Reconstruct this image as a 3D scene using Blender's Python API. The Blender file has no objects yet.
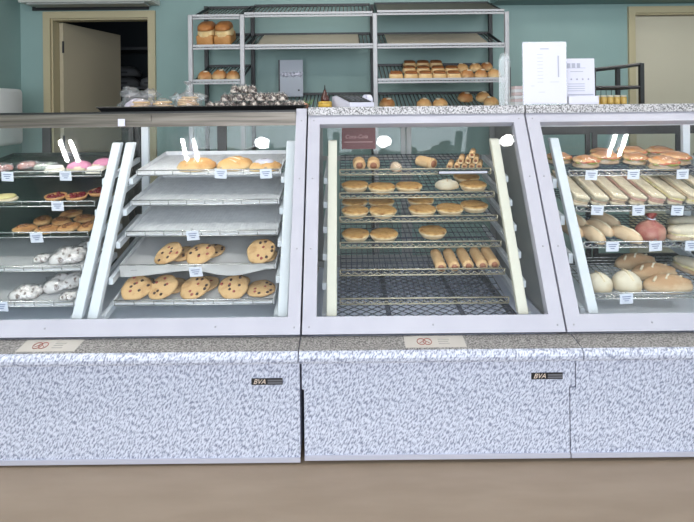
import bpy, bmesh, math, random
from mathutils import Matrix, Vector, Euler, noise

SC = bpy.context.scene
COL = SC.collection
random.seed(11)
H, F, CX, CY, TH = 1.32, 521.0, 347.0, 107.0, 0.0105

# ------------------------------------------------------------------ camera
cd = bpy.data.cameras.new('camera')
cam = bpy.data.objects.new('camera', cd)
COL.objects.link(cam)
cd.sensor_width = 36.0
cd.lens = F / 694.0 * 36.0
cd.shift_y = -(261.0 - CY) / 694.0
cam.matrix_world = Matrix.Translation((0, 0, H)) @ Matrix.Rotation(math.radians(90), 4, 'X') @ Matrix.Rotation(-TH, 4, 'Z')
cd.clip_start = 0.05
SC.camera = cam

# ------------------------------------------------------------------ world, daylight through the shopfront, exposure
w = bpy.data.worlds.new('world')
SC.world = w
w.use_nodes = True
w.node_tree.nodes['Background'].inputs[0].default_value = (0.72, 0.83, 1.0, 1)
w.node_tree.nodes['Background'].inputs[1].default_value = 0.55


def area(name, loc, rot, sx, sy, power, col):
    l = bpy.data.lights.new(name, 'AREA')
    l.shape = 'RECTANGLE'
    l.size, l.size_y, l.energy, l.color = sx, sy, power, col
    o = bpy.data.objects.new(name, l)
    o.location, o.rotation_euler = loc, rot
    COL.objects.link(o)
    return o


area('shopfront_daylight', (0.3, -2.45, 1.55), (math.radians(78), 0, 0), 5.6, 2.2, 215, (0.88, 0.93, 1.0))
SC.view_settings.view_transform = 'Standard'
SC.view_settings.look = 'None'
SC.view_settings.gamma = 1.0
SC.view_settings.use_curve_mapping = False
SC.view_settings.exposure = 0.0


# ------------------------------------------------------------------ materials
def s2l(c):
    return tuple((v / 255 / 12.92 if v / 255 <= .04045 else ((v / 255 + .055) / 1.055) ** 2.4) for v in c) + (1,)


MATS = {}


def mat(name, col, rough=.5, metal=0.0, col2=None, scale=20., bump=0., spec=.5, stretch=None, rot=None, lo=.35, hi=.65, detail=3.):
    if name in MATS:
        return MATS[name]
    m = bpy.data.materials.new(name)
    m.use_nodes = True
    nt = m.node_tree
    b = nt.nodes['Principled BSDF']
    b.inputs['Roughness'].default_value = rough
    b.inputs['Metallic'].default_value = metal
    b.inputs['Specular IOR Level'].default_value = spec
    b.inputs['Base Color'].default_value = s2l(col)
    if col2 or bump:
        tc = nt.nodes.new('ShaderNodeTexCoord')
        mp = nt.nodes.new('ShaderNodeMapping')
        if stretch:
            mp.inputs['Scale'].default_value = stretch
        if rot:
            mp.inputs['Rotation'].default_value = rot
        nz = nt.nodes.new('ShaderNodeTexNoise')
        nz.inputs['Scale'].default_value = scale
        nz.inputs['Detail'].default_value = detail
        nt.links.new(tc.outputs['Object'], mp.inputs['Vector'])
        nt.links.new(mp.outputs['Vector'], nz.inputs['Vector'])
        if col2:
            cr = nt.nodes.new('ShaderNodeValToRGB')
            cr.color_ramp.elements[0].position = lo
            cr.color_ramp.elements[0].color = s2l(col)
            cr.color_ramp.elements[1].position = hi
            cr.color_ramp.elements[1].color = s2l(col2)
            nt.links.new(nz.outputs['Fac'], cr.inputs['Fac'])
            nt.links.new(cr.outputs['Color'], b.inputs['Base Color'])
        if bump:
            bp = nt.nodes.new('ShaderNodeBump')
            bp.inputs['Strength'].default_value = bump
            bp.inputs['Distance'].default_value = .004
            nt.links.new(nz.outputs['Fac'], bp.inputs['Height'])
            nt.links.new(bp.outputs['Normal'], b.inputs['Normal'])
    MATS[name] = m
    return m


def crust(name, low, high, patch, scale=14., rough=.55, p0=.15, p1=.7):
    """baked dough: pale below, browned on top (a property of the crust), with browner patches"""
    if name in MATS:
        return MATS[name]
    m = bpy.data.materials.new(name)
    m.use_nodes = True
    nt = m.node_tree
    b = nt.nodes['Principled BSDF']
    b.inputs['Roughness'].default_value = rough
    b.inputs['Specular IOR Level'].default_value = .3
    tc = nt.nodes.new('ShaderNodeTexCoord')
    sx = nt.nodes.new('ShaderNodeSeparateXYZ')
    nt.links.new(tc.outputs['Generated'], sx.inputs[0])
    nz = nt.nodes.new('ShaderNodeTexNoise')
    nz.inputs['Scale'].default_value = scale
    nz.inputs['Detail'].default_value = 4
    nt.links.new(tc.outputs['Object'], nz.inputs['Vector'])
    ad = nt.nodes.new('ShaderNodeMath')
    ad.operation = 'MULTIPLY_ADD'
    nt.links.new(nz.outputs['Fac'], ad.inputs[0])
    ad.inputs[1].default_value = .5
    nt.links.new(sx.outputs['Z'], ad.inputs[2])
    cr = nt.nodes.new('ShaderNodeValToRGB')
    e = cr.color_ramp.elements
    e[0].position, e[0].color = p0 + .25, s2l(low)
    e[1].position, e[1].color = p1 + .25, s2l(high)
    nt.links.new(ad.outputs[0], cr.inputs['Fac'])
    r2 = nt.nodes.new('ShaderNodeValToRGB')
    r2.color_ramp.elements[0].position = .5
    r2.color_ramp.elements[1].position = .72
    nt.links.new(nz.outputs['Fac'], r2.inputs['Fac'])
    mx = nt.nodes.new('ShaderNodeMix')
    mx.data_type = 'RGBA'
    nt.links.new(r2.outputs['Color'], mx.inputs[0])
    nt.links.new(cr.outputs['Color'], mx.inputs[6])
    mx.inputs[7].default_value = s2l(patch)
    nt.links.new(mx.outputs[2], b.inputs['Base Color'])
    bp = nt.nodes.new('ShaderNodeBump')
    bp.inputs['Strength'].default_value = .35
    bp.inputs['Distance'].default_value = .004
    nt.links.new(nz.outputs['Fac'], bp.inputs['Height'])
    nt.links.new(bp.outputs['Normal'], b.inputs['Normal'])
    MATS[name] = m
    return m


def film(name, tint, base, graze, rough=.02, white=0.0):
    """thin clear sheet: transparent with a facing-angle sheen; white = milky scatter"""
    if name in MATS:
        return MATS[name]
    m = bpy.data.materials.new(name)
    m.use_nodes = True
    nt = m.node_tree
    nt.nodes.remove(nt.nodes['Principled BSDF'])
    out = nt.nodes['Material Output']
    tr = nt.nodes.new('ShaderNodeBsdfTransparent')
    tr.inputs[0].default_value = tint
    gl = nt.nodes.new('ShaderNodeBsdfGlossy')
    gl.inputs['Roughness'].default_value = rough
    lw = nt.nodes.new('ShaderNodeLayerWeight')
    lw.inputs['Blend'].default_value = .5
    pw = nt.nodes.new('ShaderNodeMath')
    pw.operation = 'POWER'
    nt.links.new(lw.outputs['Facing'], pw.inputs[0])
    pw.inputs[1].default_value = 3
    ma = nt.nodes.new('ShaderNodeMath')
    ma.operation = 'MULTIPLY_ADD'
    nt.links.new(pw.outputs[0], ma.inputs[0])
    ma.inputs[1].default_value = graze
    ma.inputs[2].default_value = base
    mx = nt.nodes.new('ShaderNodeMixShader')
    nt.links.new(ma.outputs[0], mx.inputs[0])
    nt.links.new(tr.outputs[0], mx.inputs[1])
    nt.links.new(gl.outputs[0], mx.inputs[2])
    last = mx
    if white:
        df = nt.nodes.new('ShaderNodeBsdfDiffuse')
        df.inputs[0].default_value = (.9, .9, .92, 1)
        m2 = nt.nodes.new('ShaderNodeMixShader')
        m2.inputs[0].default_value = white
        nt.links.new(mx.outputs[0], m2.inputs[1])
        nt.links.new(df.outputs[0], m2.inputs[2])
        last = m2
    nt.links.new(last.outputs[0], out.inputs['Surface'])
    MATS[name] = m
    return m


def glow(name, col, strength):
    if name in MATS:
        return MATS[name]
    m = bpy.data.materials.new(name)
    m.use_nodes = True
    b = m.node_tree.nodes['Principled BSDF']
    b.inputs['Base Color'].default_value = (.9, .9, .9, 1)
    b.inputs['Emission Color'].default_value = col
    b.inputs['Emission Strength'].default_value = strength
    MATS[name] = m
    return m


def laminate():
    m = bpy.data.materials.new('speckled_laminate')
    m.use_nodes = True
    nt = m.node_tree
    b = nt.nodes['Principled BSDF']
    b.inputs['Roughness'].default_value = .45
    tc = nt.nodes.new('ShaderNodeTexCoord')
    m0 = nt.nodes.new('ShaderNodeMapping')
    m0.inputs['Rotation'].default_value = (0, math.radians(-28), 0)
    mp = nt.nodes.new('ShaderNodeMapping')
    mp.inputs['Scale'].default_value = (1.0, .6, .42)
    nt.links.new(tc.outputs['Object'], m0.inputs['Vector'])
    nz = nt.nodes.new('ShaderNodeTexNoise')
    nz.inputs['Scale'].default_value = 170
    nz.inputs['Detail'].default_value = 2.5
    nt.links.new(m0.outputs['Vector'], mp.inputs['Vector'])
    nt.links.new(mp.outputs['Vector'], nz.inputs['Vector'])
    cr = nt.nodes.new('ShaderNodeValToRGB')
    e = cr.color_ramp.elements
    e[0].position, e[0].color = .36, s2l((122, 126, 147))
    e[1].position, e[1].color = .57, s2l((208, 211, 225))
    x = e.new(.45)
    x.color = s2l((164, 169, 188))
    nt.links.new(nz.outputs['Fac'], cr.inputs['Fac'])
    nt.links.new(cr.outputs['Color'], b.inputs['Base Color'])
    return m


M_LAM = laminate()
M_TOP = mat('terrazzo_laminate', (78, 75, 75), .4, col2=(166, 162, 159), scale=170, lo=.38, hi=.6, detail=4)
M_GRAN = mat('speckled_counter_slab', (74, 72, 74), .4, col2=(196, 194, 197), scale=150, lo=.36, hi=.58, detail=3)
M_FRAME = mat('lilac_white_paint', (180, 179, 190), .4, col2=(174, 173, 185), scale=6)
M_BAR = mat('white_post_paint', (212, 217, 224), .4)
M_CREAM = mat('cream_post_paint', (214, 211, 198), .5)
M_STEEL = mat('brushed_steel', (124, 117, 109), .4, .55, col2=(88, 82, 75), scale=9, stretch=(.3, 4, 8))
M_GSTEEL = mat('grey_side_steel', (150, 152, 152), .45, .1)
M_CHROME = mat('chrome_wire', (205, 205, 205), .25, .85)
M_RACK = mat('galvanised_rack', (172, 171, 174), .45, .25)
M_DWIRE = mat('dark_wire', (66, 73, 92), .45, .2)
M_DARK = mat('dark_frame', (34, 36, 40), .45)
M_BLACK = mat('black_plastic', (20, 20, 22), .4)
M_DECK = mat('pale_deck', (228, 233, 246), .35)
M_DECKB = mat('blue_deck', (214, 221, 244), .35)
M_GLASS = film('case_glass', (.98, .99, .988, 1), .022, .5)
M_RGLASS = film('rear_glass', (.93, .955, .96, 1), .03, .4)
M_WRAP = film('cling_wrap', (.98, .98, .98, 1), .06, .5, .16, .05)
M_BAG = film('clear_bag', (.97, .97, .98, 1), .08, .5, .16, .08)
M_ACRYL = film('clear_acrylic', (.93, .95, .95, 1), .05, .5, .05, .10)
M_ALU = mat('tray_aluminium', (226, 227, 230), .5, 0, col2=(214, 215, 219), scale=30)
M_PAPER = mat('baking_paper', (236, 236, 237), .7, col2=(224, 224, 227), scale=5)
M_GTRAY = mat('dark_green_tray', (26, 40, 36), .4)
M_TAG = mat('tag_card', (222, 226, 238), .5)
M_INK = mat('grey_print', (120, 130, 165), .6)
M_WALL = mat('teal_wall_paint', (140, 166, 163), .6, col2=(136, 162, 159), scale=2)
M_DOOR = mat('beige_door_paint', (186, 176, 152), .5)
M_TRIM = mat('beige_trim_paint', (182, 170, 138), .5)
M_WHITE = mat('white_card', (208, 207, 222), .45)
M_FLOOR = mat('brown_vinyl_floor', (150, 133, 116), .5, col2=(142, 125, 108), scale=3, stretch=(1, 4, 1))
M_CEIL = mat('ceiling_paint', (232, 232, 228), .7)


# ------------------------------------------------------------------ mesh helpers
class MB:
    """collects shapes for ONE mesh object"""

    def __init__(s):
        s.bm = bmesh.new()

    def box(s, x0, x1, y0, y1, z0, z1, mtx=None):
        M = Matrix.Translation(((x0 + x1) / 2, (y0 + y1) / 2, (z0 + z1) / 2)) @ Matrix.Diagonal((abs(x1 - x0), abs(y1 - y0), abs(z1 - z0), 1))
        bmesh.ops.create_cube(s.bm, size=1, matrix=(mtx @ M) if mtx else M)
        return s

    def tube(s, pts, r, n=8, cap=True, closed=False):
        pts = [Vector(p) for p in pts]
        rings = []
        N = len(pts)
        for i, p in enumerate(pts):
            if closed:
                t = pts[(i + 1) % N] - pts[i - 1]
            else:
                t = pts[min(i + 1, N - 1)] - pts[max(i - 1, 0)]
            t.normalize()
            a = Vector((0, 0, 1)) if abs(t.z) < .9 else Vector((1, 0, 0))
            u = t.cross(a).normalized()
            v = t.cross(u)
            rr = r[i] if isinstance(r, (list, tuple)) else r
            rings.append([s.bm.verts.new(p + rr * (math.cos(k * 2 * math.pi / n) * u + math.sin(k * 2 * math.pi / n) * v)) for k in range(n)])
        for i in range(N if closed else N - 1):
            a, b = rings[i], rings[(i + 1) % N]
            for k in range(n):
                s.bm.faces.new((a[k], a[(k + 1) % n], b[(k + 1) % n], b[k]))
        if cap and not closed:
            s.bm.faces.new(rings[0][::-1])
            s.bm.faces.new(rings[-1])
        return s

    def lathe(s, prof, n=24, cx=0, cy=0, wob=None, cap=True):
        rings = []
        for r, z in prof:
            if r <= 1e-6:
                rings.append([s.bm.verts.new((cx, cy, z))])
            else:
                rings.append([s.bm.verts.new((cx + r * (wob(k, n, z) if wob else 1) * math.cos(2 * math.pi * k / n), cy + r * (wob(k, n, z) if wob else 1) * math.sin(2 * math.pi * k / n), z)) for k in range(n)])
        for a, b in zip(rings, rings[1:]):
            for k in range(n):
                if len(a) == 1 and len(b) == 1:
                    continue
                if len(a) == 1:
                    s.bm.faces.new((a[0], b[k], b[(k + 1) % n]))
                elif len(b) == 1:
                    s.bm.faces.new((a[k], b[0], a[(k + 1) % n]))
                else:
                    s.bm.faces.new((a[k], b[k], b[(k + 1) % n], a[(k + 1) % n]))
        if cap and len(rings[0]) > 1:
            s.bm.faces.new(rings[0])
        if cap and len(rings[-1]) > 1:
            s.bm.faces.new(rings[-1])
        return s

    def prism(s, poly, x0, x1):
        """polygon in (y,z) extruded along x"""
        a = [s.bm.verts.new((x0, y, z)) for y, z in poly]
        b = [s.bm.verts.new((x1, y, z)) for y, z in poly]
        n = len(poly)
        s.bm.faces.new(a[::-1])
        s.bm.faces.new(b)
        for i in range(n):
            s.bm.faces.new((a[i], a[(i + 1) % n], b[(i + 1) % n], b[i]))
        return s

    def blob(s, rx, ry, h, flat=.3, seed=0, amp=.04, c=(0, 0, 0), e=1.0, nu=22, nv=12, freq=2.2, mtx=None):
        """rounded lump with a flattened underside standing on z = 0"""
        b2 = bmesh.new()
        bmesh.ops.create_uvsphere(b2, u_segments=nu, v_segments=nv, radius=1)
        off = Vector((seed * 3.7, seed * 1.3, seed * 2.1))
        for v in b2.verts:
            p = v.co.copy()
            k = 1 + amp * noise.noise(p * freq + off) * 2
            q = Vector((math.copysign(abs(p.x) ** e, p.x), math.copysign(abs(p.y) ** e, p.y), p.z))
            z = max(q.z * k, -flat)
            v.co = Vector((q.x * rx * k + c[0], q.y * ry * k + c[1], (z + flat) / (1 + flat) * h + c[2]))
        if mtx:
            b2.transform(mtx)
        me = bpy.data.meshes.new('tmp')
        b2.to_mesh(me)
        b2.free()
        s.bm.from_mesh(me)
        bpy.data.meshes.remove(me)
        return s

    def bevel(s, w, seg=2):
        bmesh.ops.bevel(s.bm, geom=s.bm.edges[:] , offset=w, segments=seg, affect='EDGES', profile=.5)
        return s

    def build(s, name, m, parent=None, smooth=False, origin=None, label=None):
        bmesh.ops.recalc_face_normals(s.bm, faces=s.bm.faces[:])
        if origin is not None:
            s.bm.transform(Matrix.Translation(-Vector(origin)))
        me = bpy.data.meshes.new(name)
        s.bm.to_mesh(me)
        s.bm.free()
        me.materials.append(m)
        if smooth:
            for p in me.polygons:
                p.use_smooth = True
        o = bpy.data.objects.new(name, me)
        COL.objects.link(o)
        if parent:
            o.parent = parent
        elif origin is not None:
            o.location = origin
        if label:
            o['label'] = label
        return o


def tag(o, label, cat, group=None):
    o['label'] = label
    o['category'] = cat
    if group:
        o['group'] = group
    return o


def empty(name, loc=(0, 0, 0)):
    o = bpy.data.objects.new(name, None)
    o.empty_display_size = .05
    o.location = loc
    COL.objects.link(o)
    return o


def struct(o):
    o['kind'] = 'structure'
    return o


def dup(root):
    c = root.copy()
    COL.objects.link(c)
    for ch in list(root.children):
        d = ch.copy()
        COL.objects.link(d)
        d.parent = c
        for g in list(ch.children):
            k = g.copy()
            COL.objects.link(k)
            k.parent = d
    return c


PROTO = {}


def spawn(kind, builder, mtx, label, cat, group=None):
    """first call builds the thing, later calls copy it with its parts"""
    if kind in PROTO:
        o = dup(PROTO[kind])
    else:
        o = builder()
        PROTO[kind] = o
    for k in ('label', 'category', 'group'):
        if k in o:
            del o[k]
    o.rotation_mode = 'XYZ'
    o.matrix_world = mtx
    return tag(o, label, cat, group)


def lettering(txt, size, m, parent, mtx, name='lettering', shear=0.0, depth=.0004):
    cu = bpy.data.curves.new('t', 'FONT')
    cu.body, cu.size, cu.shear, cu.extrude = txt, size, shear, depth
    cu.align_x, cu.align_y = 'CENTER', 'CENTER'
    t = bpy.data.objects.new('t', cu)
    COL.objects.link(t)
    dg = bpy.context.evaluated_depsgraph_get()
    me = bpy.data.meshes.new_from_object(t.evaluated_get(dg))
    bpy.data.objects.remove(t)
    me.materials.clear()
    me.materials.append(m)
    me.transform(mtx)
    o = bpy.data.objects.new(name, me)
    COL.objects.link(o)
    o.parent = parent
    return o


def ray(px, py):
    dx, dy = px - CX, py - CY
    return (dx - TH * dy) / F, (dy + TH * dx) / F


def at(px, py, Y):
    a, b = ray(px, py)
    return Vector((a * Y, Y, H - b * Y))


class Shelf:
    """a sloping shelf: front edge at (y0, z0), rising to the rear with slope t"""

    def __init__(s, y0, z0, t, x0, x1, depth):
        s.y0, s.z0, s.t, s.x0, s.x1, s.depth = y0, z0, t, x0, x1, depth
        s.ang = math.atan(t)

    def hit(s, px, py, up=0.0):
        a, b = ray(px, py)
        z0 = s.z0 + up
        Y = (H - z0 + s.t * s.y0) / (s.t + b)
        return Vector((a * Y, Y, H - b * Y))

    def m(s, px, py, rz=0.0, up=0.0, sc=1.0, tilt=0.0, roll=0.0, fy=0.0):
        """stand a thing where the pixel's ray meets the shelf, at least fy behind the front rail"""
        p = s.hit(px, py, up)
        if fy:
            c = math.cos(s.ang)
            v = (p.y - s.y0) / c
            if v < fy + .010:
                y = s.y0 + (fy + .010) * c
                p = Vector((p.x * y / p.y, y, s.z0 + up + s.t * (y - s.y0)))
        return Matrix.Translation(p) @ Matrix.Rotation(s.ang, 4, 'X') @ Matrix.Rotation(rz, 4, 'Z') @ Matrix.Rotation(tilt, 4, 'X') @ Matrix.Rotation(roll, 4, 'Y') @ Matrix.Scale(sc, 4)

    def settle(s, objs, x0=None, x1=None, k=1.006, front=.008):
        """things lying side by side on the shelf: nudge them apart until none cut into another"""
        B = s.base()
        Bi = B.inverted()
        x0 = s.x0 + .006 if x0 is None else x0
        x1 = s.x1 - .006 if x1 is None else x1
        D = []
        for o in objs:
            P = []
            for c in [o] + list(o.children):
                if c.type == 'MESH':
                    M = Bi @ o.matrix_basis @ (c.matrix_basis if c is not o else Matrix.Identity(4))
                    P += [M @ v.co for v in c.data.vertices]
            xs, ys = [p.x for p in P], [p.y for p in P]
            D.append([(max(xs) + min(xs)) / 2, (max(ys) + min(ys)) / 2, (max(xs) - min(xs)) / 2 * k, (max(ys) - min(ys)) / 2 * k, 0, 0])
        for it in range(400):
            for i, a in enumerate(D):
                for b in D[i + 1:]:
                    dx, dy = b[0] + b[4] - a[0] - a[4], b[1] + b[5] - a[1] - a[5]
                    sx, sy = a[2] + b[2], a[3] + b[3]
                    q = math.hypot(dx / sx, dy / sy)
                    if q < 1:
                        q = max(q, .05)
                        f = .5 * (1 / q - 1) * .6
                        a[4] -= dx * f
                        b[4] += dx * f
                        a[5] -= dy * f
                        b[5] += dy * f
            for a in D:
                a[4] = min(max(a[4], x0 + a[2] / k - a[0]), x1 - a[2] / k - a[0]) if not (a[0] < x0 - .3) else a[4]
                a[5] = min(max(a[5], front + a[3] / k - a[1]), s.depth - .008 - a[3] / k - a[1])
        for o, a in zip(objs, D):
            o.location = Vector(o.location) + B.to_3x3() @ Vector((a[4], a[5], 0))

    def base(s):
        return Matrix.Translation((0, s.y0, s.z0)) @ Matrix.Rotation(s.ang, 4, 'X')


# ------------------------------------------------------------------ room shell
struct(MB().box(-4.2, 4.2, -2.6, 8.0, -.06, 0).build('floor', M_FLOOR))
struct(MB().box(-4.2, 4.2, -2.6, 8.0, 2.75, 2.85).build('ceiling', M_CEIL))
b = MB()
DL0, DL1, DR0, DR1 = -2.49, -1.665, 2.43, 3.25
for x0, x1, z0, z1 in ((-2.85, DL0, 0, 2.75), (DL0, DL1, 2.09, 2.75), (DL1, DR0, 0, 2.75), (DR0, DR1, 2.085, 2.75), (DR1, 3.7, 0, 2.75)):
    b.box(x0, x1, 4.40, 4.50, z0, z1)
struct(b.build('wall_back', M_WALL))
struct(MB().box(-2.85, -2.75, -2.6, 4.40, 0, 2.75).build('wall_left', M_WALL))
struct(MB().box(3.6, 3.7, -2.6, 4.40, 0, 2.75).build('wall_right', M_WALL))
# shopfront: sill, header and mullions of a wide window behind the camera
b = MB().box(-2.85, 3.7, -2.7, -2.6, 0, .25).box(-2.85, 3.7, -2.7, -2.6, 2.62, 2.75)
struct(b.build('wall_front', M_WALL))
b = MB()
for x in (-2.75, -1.2, .35, 1.9, 3.55):
    b.box(x - .03, x + .03, -2.69, -2.62, .25, 2.62)
struct(b.build('window_1', M_DARK))
# bulkhead beam above the right half of the back wall
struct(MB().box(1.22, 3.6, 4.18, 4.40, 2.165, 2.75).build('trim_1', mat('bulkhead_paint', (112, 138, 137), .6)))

# dim room behind the open door
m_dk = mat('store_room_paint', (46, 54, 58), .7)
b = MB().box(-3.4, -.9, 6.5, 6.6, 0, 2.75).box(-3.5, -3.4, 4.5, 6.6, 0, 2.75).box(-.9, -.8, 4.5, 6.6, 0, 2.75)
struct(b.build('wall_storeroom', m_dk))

# doors
def architrave(name, x0, x1, zt, wd, jam):
    b = MB()
    for a, c in ((x0 - wd, x0), (x1, x1 + wd)):
        b.box(a, c, 4.375, 4.40, 0, zt + wd)
    b.box(x0, x1, 4.375, 4.40, zt, zt + wd)
    b.box(x0, x0 + .012, 4.40, 4.50, 0, zt).box(x1 - .012, x1, 4.40, 4.50, 0, zt).box(x0 + .012, x1 - .012, 4.40, 4.50, zt - .012, zt)
    b.box(x0 - .01, x0 + .012, 4.40, 4.42, 0, .01)
    return struct(b.build(name, M_TRIM))


architrave('trim_2', DL0, DL1, 2.09, .058, .1)
architrave('trim_3', DR0, DR1, 2.085, .055, .1)
dl = empty('door_1', (-2.472, 4.49, 0))
struct(dl)
b = MB().box(0, .80, -.036, 0, .012, 2.07)
b.build('door_leaf', M_DOOR, dl)
hb = MB()
for z in (.25, 1.05, 1.86):
    hb.tube([(-.006, -.04, z - .05), (-.006, -.04, z + .05)], .008)
hb.build('hinge', M_DARK, dl)
MB().tube([(.74, -.036, 1.0), (.74, -.085, 1.0)], .012).tube([(.74, -.08, 1.0), (.63, -.08, 1.0)], .009).build('door_handle', M_STEEL, dl)
dl.rotation_euler = (0, 0, math.radians(79))
dr = empty('door_2', (DR0 + .012, 4.46, 0))
struct(dr)
MB().box(.003, .795, 0, .036, .012, 2.068).build('door_leaf', mat('pale_door_paint', (200, 192, 172), .5), dr)
MB().tube([(.74, 0, 1.0), (.74, -.05, 1.0)], .012).tube([(.74, -.045, 1.0), (.63, -.045, 1.0)], .009).build('door_handle', M_STEEL, dr)

# ------------------------------------------------------------------ ceiling lamps
def downlight():
    o = empty('downlight')
    MB().lathe([(.062, -.006), (.075, -.006), (.078, 0), (.062, 0), (.062, -.006)], 28, cap=False).build('trim_ring', M_WHITE, o, True)
    MB().lathe([(0, -.004), (.061, -.004), (.061, -.001), (0, -.001)], 28).build('lamp_lens', glow('lamp_lens_glow', (1, .98, .95, 1), 60), o)
    return o


for i, x in enumerate((-.71, .304, 1.329)):
    spawn('dl', downlight, Matrix.Translation((x, 1.16, 2.75)), ('round white ceiling downlight ' + ('nearest the left wall', 'in the middle of its row of three', 'nearest the right wall')[i]), 'ceiling light', 'ceiling downlights in a row')


def batten():
    o = empty('fluorescent_batten')
    MB().box(-.075, .075, -.62, .62, -.04, 0).bevel(.006).build('batten_body', M_WHITE, o)
    for s in (-1, 1):
        MB().tube([(s * .045, -.11, -.058), (s * .045, .11, -.058)], .013).build('lamp_tube', glow('tube_glow', (1.0, .97, .92, 1), 300), o, True)
        MB().box(s * .045 - .01, s * .045 + .01, -.6, -.11, -.062, -.04).box(s * .045 - .01, s * .045 + .01, .11, .6, -.062, -.04).build('lamp_holder', M_WHITE, o)
    return o


for i, x in enumerate((-2.3, -1.3, 2.23)):
    spawn('bt', batten, Matrix.Translation((x, 1.14, 2.75)), 'white twin fluorescent ceiling lamp ' + ('nearest the left wall', 'between the left wall lamp and the downlights', 'nearest the right wall')[i], 'ceiling light', 'fluorescent ceiling lamps')



def fill_panel():  # light panel added out of view to brighten the cases and staff aisle
    o = empty('added_fill_panel')
    b = MB()
    for x0, x1, y0, y1 in ((-.31, -.27, -.31, .31), (.27, .31, -.31, .31), (-.27, .27, -.31, -.27), (-.27, .27, .27, .31)):
        b.box(x0, x1, y0, y1, -.03, 0)
    b.build('panel_frame', M_WHITE, o)
    MB().box(-.27, .27, -.27, .27, -.012, -.004).build('diffuser', glow('added_panel_glow', (1.0, .96, .90, 1), 6.5), o)
    return o


for i, (x, y, w_) in enumerate(((-1.75, 1.72, 'above the front of the left case'), (.45, 1.72, 'above the front of the middle case'), (2.6, 1.72, 'above the front of the right case'), (0.0, 3.4, 'above the staff aisle in the middle'), (2.0, 3.4, 'above the staff aisle at the right'))):
    spawn('tr', fill_panel, Matrix.Translation((x, y, 2.75)), 'added unseen square fill light panel ' + w_, 'ceiling light', 'added square fill light panels')

# ------------------------------------------------------------------ display cases
AY, AZ, BY, BZ = 1.966, .462, 2.41, 1.283
LEN = math.hypot(BY - AY, BZ - AZ)
FA = math.atan2(BZ - AZ, BY - AY)


def frame_mtx(x0):
    """local x = x, local y = up along the sloping front, local z = outward"""
    up = Vector((0, math.cos(FA), math.sin(FA)))
    out = Vector((0, -math.sin(FA), math.cos(FA)))
    M = Matrix.Identity(4)
    M.col[0][:3] = (1, 0, 0)
    M.col[1][:3] = up
    M.col[2][:3] = out
    M.col[3][:3] = (x0, AY, AZ)
    return M


def bar_y(z):
    return 2.052 + .56 * (z - .504)


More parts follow.
